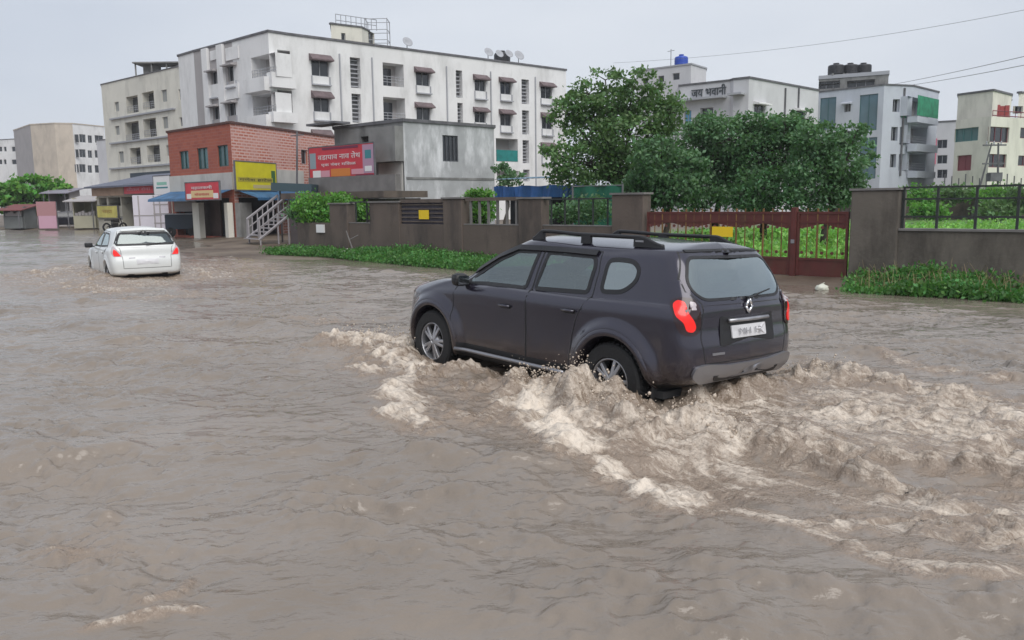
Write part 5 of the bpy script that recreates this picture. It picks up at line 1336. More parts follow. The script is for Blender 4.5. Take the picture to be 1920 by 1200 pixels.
def board(name, label, cat, Bd, f, x0, y0, x1, y1, out, m, lines, thick=.06, group=None, blocks=()):
    """a sign board on a facade plane: lines = (text, colour material, rel x, rel y, rel width, rel height)"""
    A, e, n, L2 = Bd.frame(f); A2 = (A.x + n.x * out, A.y + n.y * out); B2 = (A2[0] + e.x, A2[1] + e.y); ym, xm = (y0 + y1) / 2, (x0 + x1) / 2
    u0, u1 = on_wall(x0, ym, A2, B2)[0], on_wall(x1, ym, A2, B2)[0]; z1, z0 = on_wall(xm, y0, A2, B2)[1], on_wall(xm, y1, A2, B2)[1]
    c = Vector((A2[0] + e.x * (u0 + u1) / 2, A2[1] + e.y * (u0 + u1) / 2, (z0 + z1) / 2))
    t = thing(name, label, cat, c, (0, 0, math.atan2(e.y, e.x)), group); W, Hh = (u1 - u0), (z1 - z0)
    mb = MB(); mb.box((0, 0, 0), (W, thick, Hh)); mb.build('panel', m, t)
    mb = MB(); b_ = .05
    for sx in (-1, 1): mb.box((sx * (W / 2 + b_ / 2), 0, 0), (b_, thick + .03, Hh + 2 * b_))
    for sz in (-1, 1): mb.box((0, 0, sz * (Hh / 2 + b_ / 2)), (W, thick + .03, b_))
    mb.build('border', M_COPE, t)
    for i, (cx, cy, w, h, bm) in enumerate(blocks):
        mb = MB(); mb.box((cx * W, -thick / 2 - .004 - .001 * i, cy * Hh), (w * W, .008, h * Hh)); mb.build('printed_panel', bm, t, bevel=.004)
    for (tx, tm, cx, cy, w, h) in lines:
        text_mesh('writing', tx, 1, tm, t, (cx * W, -thick / 2 - .016, cy * Hh), (R_(90), 0, 0), .003, w * W, h * Hh)
    return t, W, Hh
M_YEL = mat('yellow_sign', (.62, .56, .02), .5, var=.08, scale=2); M_REDS = mat('red_sign', (.55, .03, .05), .5, var=.1, scale=2); M_WHT = mat('sign_white', (.75, .74, .74), .5)
M_OR = mat('sign_orange', (.62, .20, .03), .5); M_DKT = mat('sign_dark', (.07, .07, .04), .6); M_PINK = mat('sign_pink', (.62, .30, .36), .6); M_TL = mat('sign_teal', (.04, .22, .25), .6); M_MAR = mat('sign_maroon', (.16, .02, .06), .6)
M_GRN = mat('sign_green', (.05, .14, .04), .6)
board('sign_board', 'large yellow sign board on the white band of the brick building', 'sign', BR, 1, 441, 305, 517, 356, .35, M_YEL,
      [('गणेश हाटेल', M_DKT, -.02, -.13, .80, .13)], blocks=[(.42, -.02, .10, .50, M_GRN), (-.03, -.13, .86, .17, mat('sign_ochre', (.42, .36, .05), .6)), (.18, -.38, .56, .13, mat('sign_tan', (.50, .42, .22), .6))])
board('sign_board', 'small red and white sign board above the blue awning', 'sign', BR, 0, 349, 342, 412, 374, 1.4, M_REDS,
      [('महालकमी', M_WHT, 0, .20, .62, .24), ('भोजनालय', M_REDS, 0, -.18, .44, .18)], blocks=[(0, -.18, .66, .42, mat('sign_cream', (.68, .50, .25), .6)), (-.40, -.30, .14, .30, M_WHT), (.40, -.30, .14, .30, M_WHT)])

# -- grey rendered building behind the boundary wall
GB = Bld('concrete_building', 'weathered grey concrete building with one dark barred window', 'building', [(632, 41.5), (760, 38), (928, 41.8)], zt(760, 228, 38), deep=8, m=M_CONC, cope_h=.14, face_m={1: M_CONCL})
GB.window(1, 830, 254, 859, 303, m=M_WIN, depth=.08, bars=4, fm=mat('iron_grille', (.07, .075, .085), .6)); GB.window(0, 678, 255, 703, 330, m=M_WIN, depth=.5, bars=1)
GB.finish()
u0, u1, z0, z1 = GB.rect(0, 712, 305, 756, 372); GB.add('pale_panel', M_BAND, 0, u0, u1, z0, z1, .005, .05)
u0, u1, z0, z1 = GB.rect(0, 707, 212, 757, 304); GB.add('concrete_box', M_CONC, 0, u0, u1 - .02, z0, GB.z1 - .2, .005, .5)
u0, u1, z0, z1 = GB.rect(0, 606, 232, 660, 236); GB.add('roof_canopy', M_COPE, 0, u0, u1, z0, z1, .1, 1.0)
# ledges on the right face
u0, u1, z0, z1 = GB.rect(1, 762, 333, 926, 337); GB.add('floor_line', M_CONC, 1, u0, u1, z0, z1, .003, .03)

# -- big red banner on posts
t, W, Hh = board('banner', 'wide red and pink shop banner on posts before the grey building', 'banner', GB, 0, 581, 273, 702, 334, 1.2, M_REDS,
      [('वडापाव नाव तेथ', M_WHT, -.02, .20, .66, .20), ('एक नंबर मिसळ', M_WHT, -.03, -.06, .54, .13)],
      blocks=[(-.44, .08, .10, .50, mat('sign_grey_teal', (.25, .32, .36), .6)), (.42, .04, .16, .86, mat('sign_lilac', (.42, .26, .36), .6)), (.42, .18, .09, .26, M_TL), (0, -.32, .30, .24, M_OR), (-.38, -.34, .13, .22, M_WHT), (-.24, -.34, .14, .2, M_PINK), (.26, -.32, .18, .16, M_PINK), (.36, -.45, .26, .07, M_MAR), (.0, .44, .56, .07, M_MAR), (.42, -.25, .10, .16, M_WHT)])
mb = MB()
for x in (-W * .42, 0, W * .42): mb.tube([(x, .1, -t.location.z + .1), (x, .1, Hh / 2)], .05, 6)
mb.build('post', M_COPE, t)
# ------------------------------------------------------------------ boundary wall and gate
M_WALL = mat('brown_grey_render', (0.115, 0.090, 0.076), rough=0.9, var=0.14, scale=1.1, stain=(0.045, 0.038, 0.036), stain_scale=0.9, stain_amt=0.75, bump=0.35, bscale=14)
M_WALLR = mat('olive_brown_render', (0.135, 0.118, 0.100), rough=0.9, var=0.12, scale=1.0, stain=(0.05, 0.042, 0.036), stain_scale=0.8, stain_amt=0.85, bump=0.35, bscale=14)
M_CAP = mat('pale_cement_cap', (0.17, 0.16, 0.155), rough=0.9, var=0.2, scale=2)
M_GATE = mat('dark_red_gate_paint', (0.095, 0.020, 0.016), rough=0.6, var=0.25, scale=3, stain=(0.08, 0.04, 0.02), stain_scale=2, stain_amt=0.5)
M_GATEB = mat('rusty_bar', (0.16, 0.085, 0.025), rough=0.7, var=0.3, scale=4)
M_IRON = mat('black_iron', (0.022, 0.026, 0.026), rough=0.6)
WA = (WP0.x, WP0.y); WB = (WP0.x + WD.x, WP0.y + WD.y)
def wu(px, py=400): return on_wall(px, py, WA, WB)[0]
def wz(px, py): return on_wall(px, py, WA, WB)[1]
def wpt(u, z, out=0.0, org=None):
    x, y = WP0.x + WD.x * u + WN.x * out, WP0.y + WD.y * u + WN.y * out
    return (x - org[0], y - org[1], z - org[2]) if org else (x, y, z)
def wslab(mb, org, u0, u1, z0, z1, o0, o1):
    i = len(mb.v); mb.v += [wpt(u, z, o, org) for o in (o0, o1) for (u, z) in ((u0, z0), (u1, z0), (u1, z1), (u0, z1))]
    for q in ((0, 1, 2, 3), (4, 7, 6, 5), (0, 4, 5, 1), (2, 6, 7, 3), (0, 3, 7, 4), (1, 5, 6, 2)): mb.f.append(tuple(i + k for k in q)); mb.uv.append(None)
def wall_thing(name, label, cat, u, group=None):
    p = wpt(u, 0.0); return thing(name, label, cat, p, group=group), p
def wpart(name, m, t, org, boxes, bevel=0):
    mb = MB()
    for b in boxes: wslab(mb, org, *b)
    return mb.build(name, m, t, bevel=bevel)

t, o = wall_thing('boundary_wall', 'long low brown wall with grille panels left of the red gate', 'wall', wu(1208))
uE0, uE1 = wu(1208), wu(1149)
wpart('wall_base', M_WALL, t, o, [(uE1, wu(556), -.15, 1.09, -.22, 0.0)])
for xa, xb, top, oo in ((1149, 1208, 365, .06), (973, 1017, 373, .04), (832, 867, 373, .04), (694, 749, 380, .03), (620, 653, 383, .05)):
    a, b = sorted((wu(xa), wu(xb))); h = wz((xa + xb) / 2, top); p = wpart('pier', M_WALL, t, o, [(a, b, -.15, h, -.30, oo)], bevel=.02)
    wpart('cap', M_CAP, p, o, [(a - .04, b + .04, h + .001, h + .05, -.34, oo + .04)])
for xa, xb, kind in ((749, 832, 'dark'), (870, 973, 'balu'), (1017, 1149, 'bars'), (653, 694, 'bars')):
    a, b = sorted((wu(xa), wu(xb))); 
    if kind == 'dark':
        g = wpart('panel', mat('dark_louvre_panel', (.05, .045, .06), .8, var=.2, scale=3), t, o, [(a, b, 1.092, 1.83, -.14, -.10)])
        wpart('panel_frame', M_WALL, g, o, [(a, b, 1.75, 1.86, -.2, -.02)] + [(a, b, 1.15 + .13 * k, 1.19 + .13 * k, -.098, -.06) for k in range(5)])
    else:
        n = int((b - a) / (.34 if kind == 'balu' else .42)); w = .07 if kind == 'balu' else .025
        m_ = M_CAP if kind == 'balu' else M_IRON
        g = wpart('grille', m_, t, o, [(a + (b - a) * (k + .5) / n - w / 2, a + (b - a) * (k + .5) / n + w / 2, 1.092, 1.78, -.13, -.08) for k in range(n)])
        wpart('top_rail', M_IRON if kind == 'bars' else M_WALL, g, o, [(a, b, 1.78, 1.82 if kind == 'bars' else 1.88, -.15, -.05)])
        wpart('ledge', M_CAP, g, o, [(a, b, 1.093, 1.12, -.2, .01)])
u = wu(792); ys, oz = wall_thing('notice_plate', 'small bright yellow square plate on the dark panel of the low wall', 'notice', u)
M_YELP = mat('yellow_plate', (.75, .52, .01), .5)
wpart('plate', M_YELP, ys, oz, [(wu(801.5), wu(783), wz(792, 411), wz(792, 394), -.058, -.045)][:1])
u = wu(600); ws_, oz = wall_thing('notice_plate', 'small white square box on the left end of the low wall', 'notice', u)
wpart('plate', M_WHT, ws_, oz, [(wu(608), wu(594), wz(600, 436), wz(600, 421), .002, .06)])

t, o = wall_thing('boundary_wall', 'brown wall with tall pier and black railing right of the gate', 'wall', wu(1596))
a, b = sorted((wu(1596), wu(1686))); h = wz(1640, 357)
p = wpart('pier', M_WALLR, t, o, [(a, b, -.15, h, -.45, .05)], bevel=.03); wpart('cap', M_CAP, p, o, [(a - .03, b + .03, h + .001, h + .045, -.48, .08)])
UR = wu(2350)
wpart('wall_base', M_WALLR, t, o, [(UR, a, -.15, wz(1800, 434), -.24, .0)])
wpart('coping', M_CAP, t, o, [(UR, a - .01, wz(1800, 434) + .001, wz(1800, 434) + .045, -.28, .035)])
zb_, ztop = wz(1800, 434) + .045, wz(1827, 349)
mb = MB(); 
for zz in (ztop, wz(1827, 372), wz(1827, 407)): wslab(mb, o, UR, a - .01, zz - .018, zz + .018, -.13, -.10)
rl = mb.build('railing', M_IRON, t)
k = 0
for px in (1690, 1754, 1827, 1906, 1992, 2090, 2200):
    uu = wu(px); wpart('railing_post', M_IRON, rl, o, [(uu - .022, uu + .022, zb_, ztop + .02, -.14, -.09)])

# gate: two leaves hung on a red post
uL, uR_, uP0, uP1 = wu(1211), wu(1593), wu(1484), wu(1494)
zt_, zb2, zp = wz(1400, 397), .10, wz(1540, 489)
gp, o = wall_thing('gate_post', 'dark red square post between the two gate leaves', 'gate post', wu(1489))
wpart('post', M_GATE, gp, o, [(uP1, uP0, -.1, wz(1489, 389), -.10, .02)], bevel=.008)
lk = wpart('lock_plate', M_SILVER, gp, o, [(uP1 + .02, uP0 - .02, wz(1489, 456), wz(1489, 449), .022, .04)])
def gate(label, ua, ub):
    t, o = wall_thing('metal_gate', label, 'gate', (ua + ub) / 2); ua, ub = min(ua, ub), max(ua, ub)
    wpart('lower_panel', M_GATE, t, o, [(ua, ub, zb2, zp, -.05, -.03)])
    fr = wpart('gate_frame', M_GATE, t, o, [(ua, ua + .05, zb2 + .002, zt_, -.07, -.01), (ub - .05, ub, zb2 + .002, zt_, -.07, -.01), (ua + .05, ub - .05, zt_ - .05, zt_, -.065, -.015),
                                             (ua + .05, ub - .05, zp, zp + .05, -.065, -.015), (ua + .05, ub - .05, zt_ - .24, zt_ - .20, -.062, -.018)])
    n = max(3, int((ub - ua) / .21)); mb = MB()
    for k in range(1, n): uu = ua + (ub - ua) * k / n; mb.tube([wpt(uu, zp, -.04, o), wpt(uu, zt_ + .07, -.04, o)], .013 if k % 3 else .022, 6)
    mb.build('bars', M_GATEB, t)
    # scalloped scroll band hanging below the top rail
    mb = MB(); m_ = 60; sc = max(1, round((ub - ua) / 1.35))
    for k in range(m_):
        a0, a1 = k / m_, (k + 1) / m_; d = lambda s: .34 + .14 * abs(math.cos(math.pi * s * sc)) ** 1.5
        P = [wpt(ua + .05 + (ub - ua - .1) * a0, zt_ - .05, -.03, o), wpt(ua + .05 + (ub - ua - .1) * a1, zt_ - .05, -.03, o), wpt(ua + .05 + (ub - ua - .1) * a1, zt_ - .05 - d(a1) * .62, -.03, o), wpt(ua + .05 + (ub - ua - .1) * a0, zt_ - .05 - d(a0) * .62, -.03, o)]
        mb.quad(*P); mb.quad(*[(p[0] + WN.x * -.02, p[1] + WN.y * -.02, p[2]) for p in P][::-1])
    mb.build('scroll_band', M_GATE, t)
    mb = MB()
    for k in range(n): 
        uu = ua + (ub - ua) * (k + .5) / n
        for zz in (zt_ - .33, zp + .16): mb.lathe([(.001, -.012), (.035, -.012), (.035, .012), (.001, .012)], wpt(uu, zz, -.04, o), 'Y', 8)
    mb.build('rosettes', M_GATE, t); return t
gate('wide left leaf of the dark red gate with thin rusty bars', uP0 + .01, uL - .02)
gate('narrow right leaf of the dark red gate beside the tall pier', uR_ + .02, uP1 - .01)
yg, oz = wall_thing('notice_plate', 'yellow notice plate tied to the bars of the left gate leaf', 'notice', wu(1355))
wpart('plate', M_YELP, yg, oz, [(wu(1375), wu(1336), wz(1355, 444), wz(1355, 425), .0, .012)])

# ------------------------------------------------------------------ foliage
def leaf_quads(C, size, up=0.0, rg=RNG):
    n = len(C); a = rg.normal(size=(n, 3)); a[:, 2] += up; a /= np.linalg.norm(a, axis=1, keepdims=True)
    b = np.cross(a, rg.normal(size=(n, 3))); b /= np.linalg.norm(b, axis=1, keepdims=True)
    s = (size * (0.6 + 0.8 * rg.random(n)))[:, None]
    V = np.stack([C - a * s * .5, C + b * s * .30 + a * s * .02, C + a * s * .5, C - b * s * .30 + a * s * .02], 1)
    return V.reshape(-1, 3), np.arange(4 * n).reshape(-1, 4)

def lobe_points(c, r, n, clump=0.22, shell=0.55, rg=RNG):
    """leaf centres gathered in twig-sized clumps through an ellipsoid, denser towards its outside"""
    k = max(6, n // 26); d = rg.normal(size=(k, 3)); d /= np.linalg.norm(d, axis=1, keepdims=True)
    rad = (shell + (1.08 - shell) * rg.random(k) ** 0.6)[:, None]; cc = np.array(c) + d * rad * np.array(r)
    idx = rg.integers(0, k, n); off = rg.normal(size=(n, 3)) * clump * min(1.0, max(r)) * np.array([1, 1, .62])
    return cc[idx] + off, cc

M_BARK = mat('dark_bark', (0.045, 0.036, 0.028), rough=0.9, var=0.3, scale=5, bump=0.5, bscale=12)
def tree(name, label, base, lobes, m, leaf=0.13, dens=1.0, trunk_r=0.14, group=None, trunk_top=None, clump=.19):
    """lobes: (x, y, z, rx, rz, n) in world metres"""
    t = thing(name, label, 'tree', base, group=group); b = Vector(base)
    P = []; twigs = []
    for (x, y, z, rx, rz, n) in lobes:
        p, cc = lobe_points((x, y, z), (rx, rx * .9, rz), int(n * dens), clump); P.append(p); twigs.append(((x, y, z), cc[::7]))
    C = np.vstack(P) - np.array(base); V, F = leaf_quads(C, leaf)
    np_mesh('crown', V, F, m, t)
    cx = np.mean([l[0] for l in lobes]); cy = np.mean([l[1] for l in lobes]); cz = np.mean([l[2] for l in lobes])
    top = Vector(trunk_top or (cx, cy, cz)) - b; mb = MB()
    mid = top * .5 + Vector((.12, .1, 0)); mb.tube([(0, 0, -.2), tuple(top * .25 + Vector((-.05, 0, 0))), tuple(mid), tuple(top)], trunk_r, 9, trunk_r * .45)
    for c, tw in twigs:
        e = Vector(c) - b; s = mid * .8 + top * .1; mb.tube([tuple(s), tuple(s.lerp(e, .5) + Vector((0, 0, .12))), tuple(e)], trunk_r * .42, 6, trunk_r * .13)
        for q in tw: mb.tube([tuple(e), tuple((Vector(q) - b))], trunk_r * .13, 4, .008)
    mb.build('trunk', M_BARK, t, smooth=True); return t

def plobes(d, L, jit=0.0):
    out = []
    for (px, py, rx, rz, n) in L:
        dd = d + random.uniform(-1, 1) * jit; p = at_depth(px, py, dd); k = dd / FPX; out.append((p[0], p[1], p[2], rx * k, rz * k, n))
    return out
ML1 = leaf_mat('leaf_mid_green', (0.098, 0.180, 0.062)); ML2 = leaf_mat('leaf_dark_green', (0.088, 0.178, 0.080)); ML3 = leaf_mat('leaf_bright_green', (0.11, 0.27, 0.04))
ML4 = leaf_mat('leaf_deep_green', (0.074, 0.162, 0.066)); ML5 = leaf_mat('weed_green', (0.070, 0.185, 0.040))
g_ = 'trees behind the gate'
bx, by = xy_at(1147, 30)
tree('broadleaf_tree', 'tallest tree with an airy mid green crown left of the gate', (bx, by, .05), plobes(30, [
    (1062, 212, 34, 34, 900), (1100, 178, 36, 30, 800), (1135, 150, 34, 22, 330), (1192, 150, 34, 20, 330), (1150, 200, 50, 36, 1500), (1205, 190, 48, 34, 1300), (1245, 215, 40, 34, 900),
    (1110, 248, 58, 36, 1700), (1180, 255, 60, 38, 1900), (1240, 262, 42, 34, 1000), (1052, 292, 34, 24, 420), (1105, 305, 52, 32, 1300), (1170, 315, 58, 34, 1600), (1072, 330, 46, 20, 700), (1215, 320, 46, 34, 1200)], .7),
    ML1, .14, 1.15, .17, g_, trunk_top=at_depth(1150, 215, 30), clump=.17)
tree('broadleaf_tree', 'dark rounded tree between the tallest tree and the lettered white building', (*xy_at(1252, 26.5), .05), plobes(26.5, [
    (1240, 300, 46, 40, 1500), (1262, 350, 56, 38, 1900), (1212, 352, 44, 34, 1300), (1290, 318, 36, 34, 1000)], .6), ML2, .14, 1.3, .12, g_)
tree('broadleaf_tree', 'dark green tree below the dark lettering of the white building', (*xy_at(1345, 28), .05), plobes(28, [
    (1330, 238, 34, 22, 800), (1318, 272, 44, 34, 1400), (1372, 262, 46, 34, 1500), (1340, 325, 58, 42, 2200), (1292, 250, 24, 20, 260), (1395, 232, 26, 16, 260), (1310, 362, 52, 30, 1400), (1388, 330, 50, 44, 1800)], .8), ML2, .12, 1.45, .15, g_)
tree('broadleaf_tree', 'dense tree directly behind the middle of the gate', (*xy_at(1432, 27), .05), plobes(27, [
    (1440, 250, 46, 26, 1300), (1472, 242, 36, 22, 800), (1425, 292, 56, 40, 1900), (1490, 290, 46, 40, 1500), (1500, 222, 26, 16, 220), (1425, 225, 30, 14, 260), (1440, 352, 62, 38, 2200), (1405, 372, 50, 22, 1000)], .8), ML4, .12, 1.45, .14, g_)
tree('broadleaf_tree', 'spreading tree in front of the teal glass strips beside the tall pier', (*xy_at(1545, 25), .05), plobes(25, [
    (1535, 262, 40, 26, 1000), (1590, 262, 36, 20, 600), (1530, 310, 50, 36, 1700), (1585, 312, 40, 34, 1100), (1530, 362, 62, 34, 2000), (1590, 352, 34, 26, 700), (1606, 246, 26, 14, 160), (1622, 290, 22, 22, 240)], .7), ML2, .12, 1.35, .12, g_)
tree('broadleaf_tree', 'low dark bush tree filling the gap under the tallest tree', (*xy_at(1190, 27.5), .05), plobes(27.5, [(1185, 372, 50, 24, 1500), (1120, 372, 50, 20, 900)], .5), ML4, .13, 1.2, .09, g_)
tree('broadleaf_tree', 'wide green tree at the left edge above the stalls', (*xy_at(52, 72), .1), plobes(72, [(18, 362, 30, 24, 900), (60, 352, 34, 20, 1000), (100, 352, 28, 14, 700), (45, 380, 40, 20, 900), (-20, 370, 34, 28, 700)], 1.0), ML3, .42, 1.4, .3)
tree('broadleaf_tree', 'small dark tree between the grey building and the blue shed', (*xy_at(945, 40), .1), plobes(40, [(944, 325, 16, 20, 500), (962, 335, 20, 12, 300)], .3), ML2, .16, 1, .08)

def bush(label, base, lobes, m, leaf=.09, dens=1.0, group=None, cat='bush'):
    t = thing('bush', label, cat, base, group=group); P = []; mb = MB()
    for (x, y, z, rx, rz, n) in lobes:
        p, cc = lobe_points((x, y, z), (rx, rx * .8, rz), int(n * dens), .25, .35); P.append(p)
        for q in cc[::5]: mb.tube([(0, 0, -.05), tuple((Vector((x, y, z)) - Vector(base)) * .6), tuple(Vector(q) - Vector(base))], .014, 4, .004)
    V, F = leaf_quads(np.vstack(P) - np.array(base), leaf, .4); np_mesh('leaves', V, F, m, t); mb.build('stems', M_BARK, t); return t
gb = 'bushes along the boundary wall'
bush('bright creeper bush growing over the left end of the low wall', (*xy_at(600, 30.6), .1), plobes(30.4, [(585, 385, 30, 18, 900), (632, 378, 30, 12, 700), (600, 402, 34, 16, 800), (668, 398, 22, 18, 700), (655, 384, 26, 10, 400)], .3), ML3, .13, 1.2, gb)
bush('dark shrub beneath the bright creeper beside the metal stair', (*xy_at(570, 31), .1), plobes(31, [(565, 398, 26, 20, 900), (590, 412, 30, 12, 600)], .3), ML2, .12, 1, gb)
bush('upright bright green bush against the low wall before the grey building', (*xy_at(896, 25.2), .1), plobes(25.0, [(900, 368, 22, 14, 650), (888, 385, 22, 18, 750), (908, 398, 22, 18, 650), (895, 412, 22, 10, 350)], .2), ML3, .11, 1.2, gb)
bush('dark green bushes seen through the bars of the low wall', (*xy_at(1100, 23.5), .1), plobes(23.5, [(1060, 398, 34, 16, 700), (1110, 392, 40, 22, 1100)], .3), ML2, .11, 1, gb)

# weeds and grass on the verges (stuff)
def weeds(name, strip, n, h, m, leaf, seed, thin=-9):
    rg = np.random.default_rng(seed); pts = []
    A = np.array(strip[0]); Bq = np.array(strip[1])   # near edge polyline, far edge polyline (same count)
    k = len(A) - 1; u = rg.random(n) * k; v = rg.random(n); i = np.minimum(u.astype(int), k - 1); f = (u - i)[:, None]
    P = (A[i] * (1 - f) + A[i + 1] * f) * (1 - v)[:, None] + (Bq[i] * (1 - f) + Bq[i + 1] * f) * v[:, None]
    hh = h * (0.35 + 0.9 * (0.5 + 0.5 * sample(tD, P[:, 0] * 1.0, P[:, 1] * 1.0, 7.0) * .6).clip(.05, 1.3)) * (0.5 + rg.random(n))
    pk = sample(tD, P[:, 0], P[:, 1], 3.1) + .6 * rg.normal(size=n) > thin; P, hh = P[pk], hh[pk]
    gz = ground_z(P[:, 0], P[:, 1]); mpl = 7
    C = np.repeat(np.c_[P, gz], mpl, 0); H = np.repeat(hh, mpl); z = rg.random(len(C)) ** .8
    C[:, 2] += H * z; sp = .10 + .16 * z
    C[:, 0] += rg.normal(size=len(C)) * sp * .5; C[:, 1] += rg.normal(size=len(C)) * sp * .5
    V, F = leaf_quads(C, leaf, 1.1, rg); o = np_mesh(name, V, F, m); tag(o, kind='stuff'); return o
def wl_(px_list, out): return [wpt(wu(p), 0, out)[:2] for p in px_list]
o = weeds('verge_weeds', (wl_((1665, 1780, 1930, 2200), 1.75), wl_((1610, 1750, 1920, 2200), .12)), 4300, .22, ML5, .08, 5, -.15)
tag(o, 'lush green weeds along the foot of the right wall', 'weeds')
o = weeds('verge_grass', ([ground_at(492, 478), ground_at(600, 483), ground_at(700, 492), ground_at(810, 502), ground_at(935, 512), ground_at(1150, 530)],
    [wpt(wu(540), 0, .15)[:2], wpt(wu(620), 0, .15)[:2], wpt(wu(700), 0, .15)[:2], wpt(wu(810), 0, .12)[:2], wpt(wu(940), 0, .12)[:2], wpt(wu(1150), 0, .12)[:2]]), 7200, .22, ML5, .075, 6)
tag(o, 'low green grass along the foot of the long low wall', 'grass')
o = weeds('field_grass', (wl_((1215, 1400, 1595, 1700, 1920, 2200), -1.0), [xy_at(1000, 30), xy_at(1350, 36), xy_at(1550, 40), xy_at(1660, 42), xy_at(1900, 44), xy_at(2100, 44)]), 9500, .34, leaf_mat('field_green', (0.20, 0.40, 0.09)), .13, 7)
tag(o, 'bright green grass field beyond the gate and railing', 'grass')
# bushes and dark compound wall at the back of the field
fw_ = Bld('compound_wall', 'dark distant compound wall at the far side of the green field', 'wall', [(1560, 66), (1680, 60), (2050, 56)], 1.55, z0=0, deep=.3, m=M_WALL, cope=None); fw_.finish(roof=False)
for i, (px, py, rx, rz, lb) in enumerate([(1715, 368, 30, 16, 'low green hedge clump just right of the tall pier at the field back'), (1775, 362, 34, 14, 'middle hedge clump before the pink sign building'), (1850, 366, 42, 14, 'hedge clump beneath the right cream block'),
    (1905, 372, 34, 20, 'rightmost hedge clump in front of the dark compound wall'), (1740, 395, 26, 12, 'small bush before the compound wall near the railing'), (1870, 392, 36, 14, 'yellowish bush before the compound wall at right')]):
    d = 57 if i < 3 else 50; bush(lb, (*xy_at(px, d), .1), plobes(d, [(px, py, rx, rz, 900), (px + rx * .6, py + 6, rx * .6, rz * .8, 400)], .5), ML1 if i % 2 else ML3, .26, 1, 'bushes at the back of the field')

# ------------------------------------------------------------------ poles and wires
def at3(px, py, d): return at_depth(px, py, d)
pl_ = thing('utility_pole', 'thin grey pole standing before the whitewashed brick wall', 'pole', (*xy_at(553, 37.5), .1)); top = at3(557, 246, 37.5); mb = MB()
mb.tube([(0, 0, -.1), (top[0] - pl_.location.x, 0, top[2] - .1)], .055, 8, .04); mb.build('pole_shaft', M_COPE, pl_)
mb = MB(); mb.tube([(top[0] - pl_.location.x - .3, 0, top[2] - .3), (top[0] - pl_.location.x + .3, 0, top[2] - .25)], .025, 5); mb.build('crossarm', M_COPE, pl_)
ep = thing('transformer_pole', 'slender two legged electric pole before the right cream block', 'pole', (*xy_at(1852, 58), .1)); mb = MB(); hz = at3(1860, 268, 58)[2]
mb.tube([(-1.1, 0, 0), (.0, 0, hz - .1)], .07, 6, .05); mb.tube([(.75, 0, 0), (.45, 0, hz - .1)], .08, 6, .06); mb.build('legs', M_COPE, ep)
for c_, d_, n_ in (((.2, 0, hz * .72), (1.5, .1, .1), 'crossarm'), ((.2, 0, hz - .25), (1.6, .1, .1), 'crossarm'), ((.35, 0, hz * .55), (.8, .5, .6), 'transformer_box')):
    mb = MB(); mb.box(c_, d_); mb.build(n_, M_COPE, ep)
mb = MB()
for k in range(3): mb.lathe([(.001, 0), (.06, 0), (.04, .1), (.06, .14), (.03, .22), (.001, .24)], (-.35 + .5 * k, 0, hz - .2), 'Z', 8)
mb.build('insulators', M_SILL, ep)
def wire(label, P, r):
    p = [Vector(at3(*q)) for q in P]; pts = []
    for k in range(25):
        s = k / 24; v = p[0].lerp(p[-1], s)
        if len(p) == 3: v = p[0] * (1 - s) ** 2 + p[1] * 2 * s * (1 - s) + p[2] * s * s
        pts.append(tuple(v - p[0]))
    mb = MB(); mb.tube(pts, r, 5); o = mb.build('overhead_wire', M_WIREM, None); o.location = p[0]
    tag(o, label, 'wire', 'overhead wires at the upper right'); return o
M_WIREM = mat('wire_grey', (.16, .17, .19), .6)
wire('uppermost overhead wire sagging down from the upper right corner', [(2100, -20, 34), (1600, 95, 50), (1150, 118, 74)], .010)
wire('middle overhead wire running to the blue white block', [(2100, 62, 36), (1830, 130, 50), (1675, 158, 80)], .018)
wire('lowest overhead wire running to the blue white block roof', [(2100, 84, 36), (1840, 142, 50), (1690, 162, 80)], .018)
fs = thing('spiked_fence', 'thin row of dark fence spikes below the right cream block', 'fence', (*xy_at(1850, 60), .1)); mb = MB()
for k in range(15):
    p = at3(1772 + 13 * k, 343, 60); q = at3(1772 + 13 * k, 326 + (k % 3) * 4, 60); mb.tube([(p[0] - fs.location.x, 0, 0), (q[0] - fs.location.x, 0, q[2] - .1)], .045, 4)
mb.build('spikes', M_COPE, fs); mb = MB(); p = at3(1770, 343, 60); q = at3(1960, 343, 60); mb.tube([(p[0] - fs.location.x, 0, 1.9), (q[0] - fs.location.x, 0, 1.9)], .04, 4); mb.build('rail', M_COPE, fs)

# ------------------------------------------------------------------ blue shed beside the grey building
M_TARP = mat('blue_tarpaulin', (.03, .10, .30), .5, var=.35, scale=2, bump=.5, bscale=4); M_TARPL = mat('pale_blue_sheet', (.09, .17, .24), .5, var=.3, scale=2)
sx0, sx1 = xy_at(935, 34), xy_at(1142, 31); ex = (Vector(sx1) - Vector(sx0)); LS = ex.length
sh_ = thing('tarpaulin_shed', 'low shed with pale blue roof sheet and blue tarpaulin under the trees', 'shed', (*sx0, .1), (0, 0, math.atan2(ex.y, ex.x)))
za, zc = at3(990, 337, 33.5)[2], at3(990, 354, 33.5)[2]; mb = MB()
for k in range(40): a, b = LS * k / 40, LS * (k + 1) / 40; dz = .03 * (k % 2); mb.quad((a, -.3, za - .08 + dz), (b, -.3, za - .05 - dz), (b, 2.6, za + .06 - dz), (a, 2.6, za + .06 + dz))
mb.build('roof_sheet', M_TARPL, sh_)
mb = MB(); n = 40
for k in range(n):
    a, b = LS * .9 * k / n, LS * .9 * (k + 1) / n; f = lambda s: .05 * math.sin(s * 9) + .03 * math.sin(s * 23)
    mb.quad((a, -.25 + f(a), zc - .45), (b, -.25 + f(b), zc - .45), (b, -.32, zc + .02 * math.sin(b * 5)), (a, -.32, zc + .02 * math.sin(a * 5)))
mb.build('tarpaulin', M_TARP, sh_)
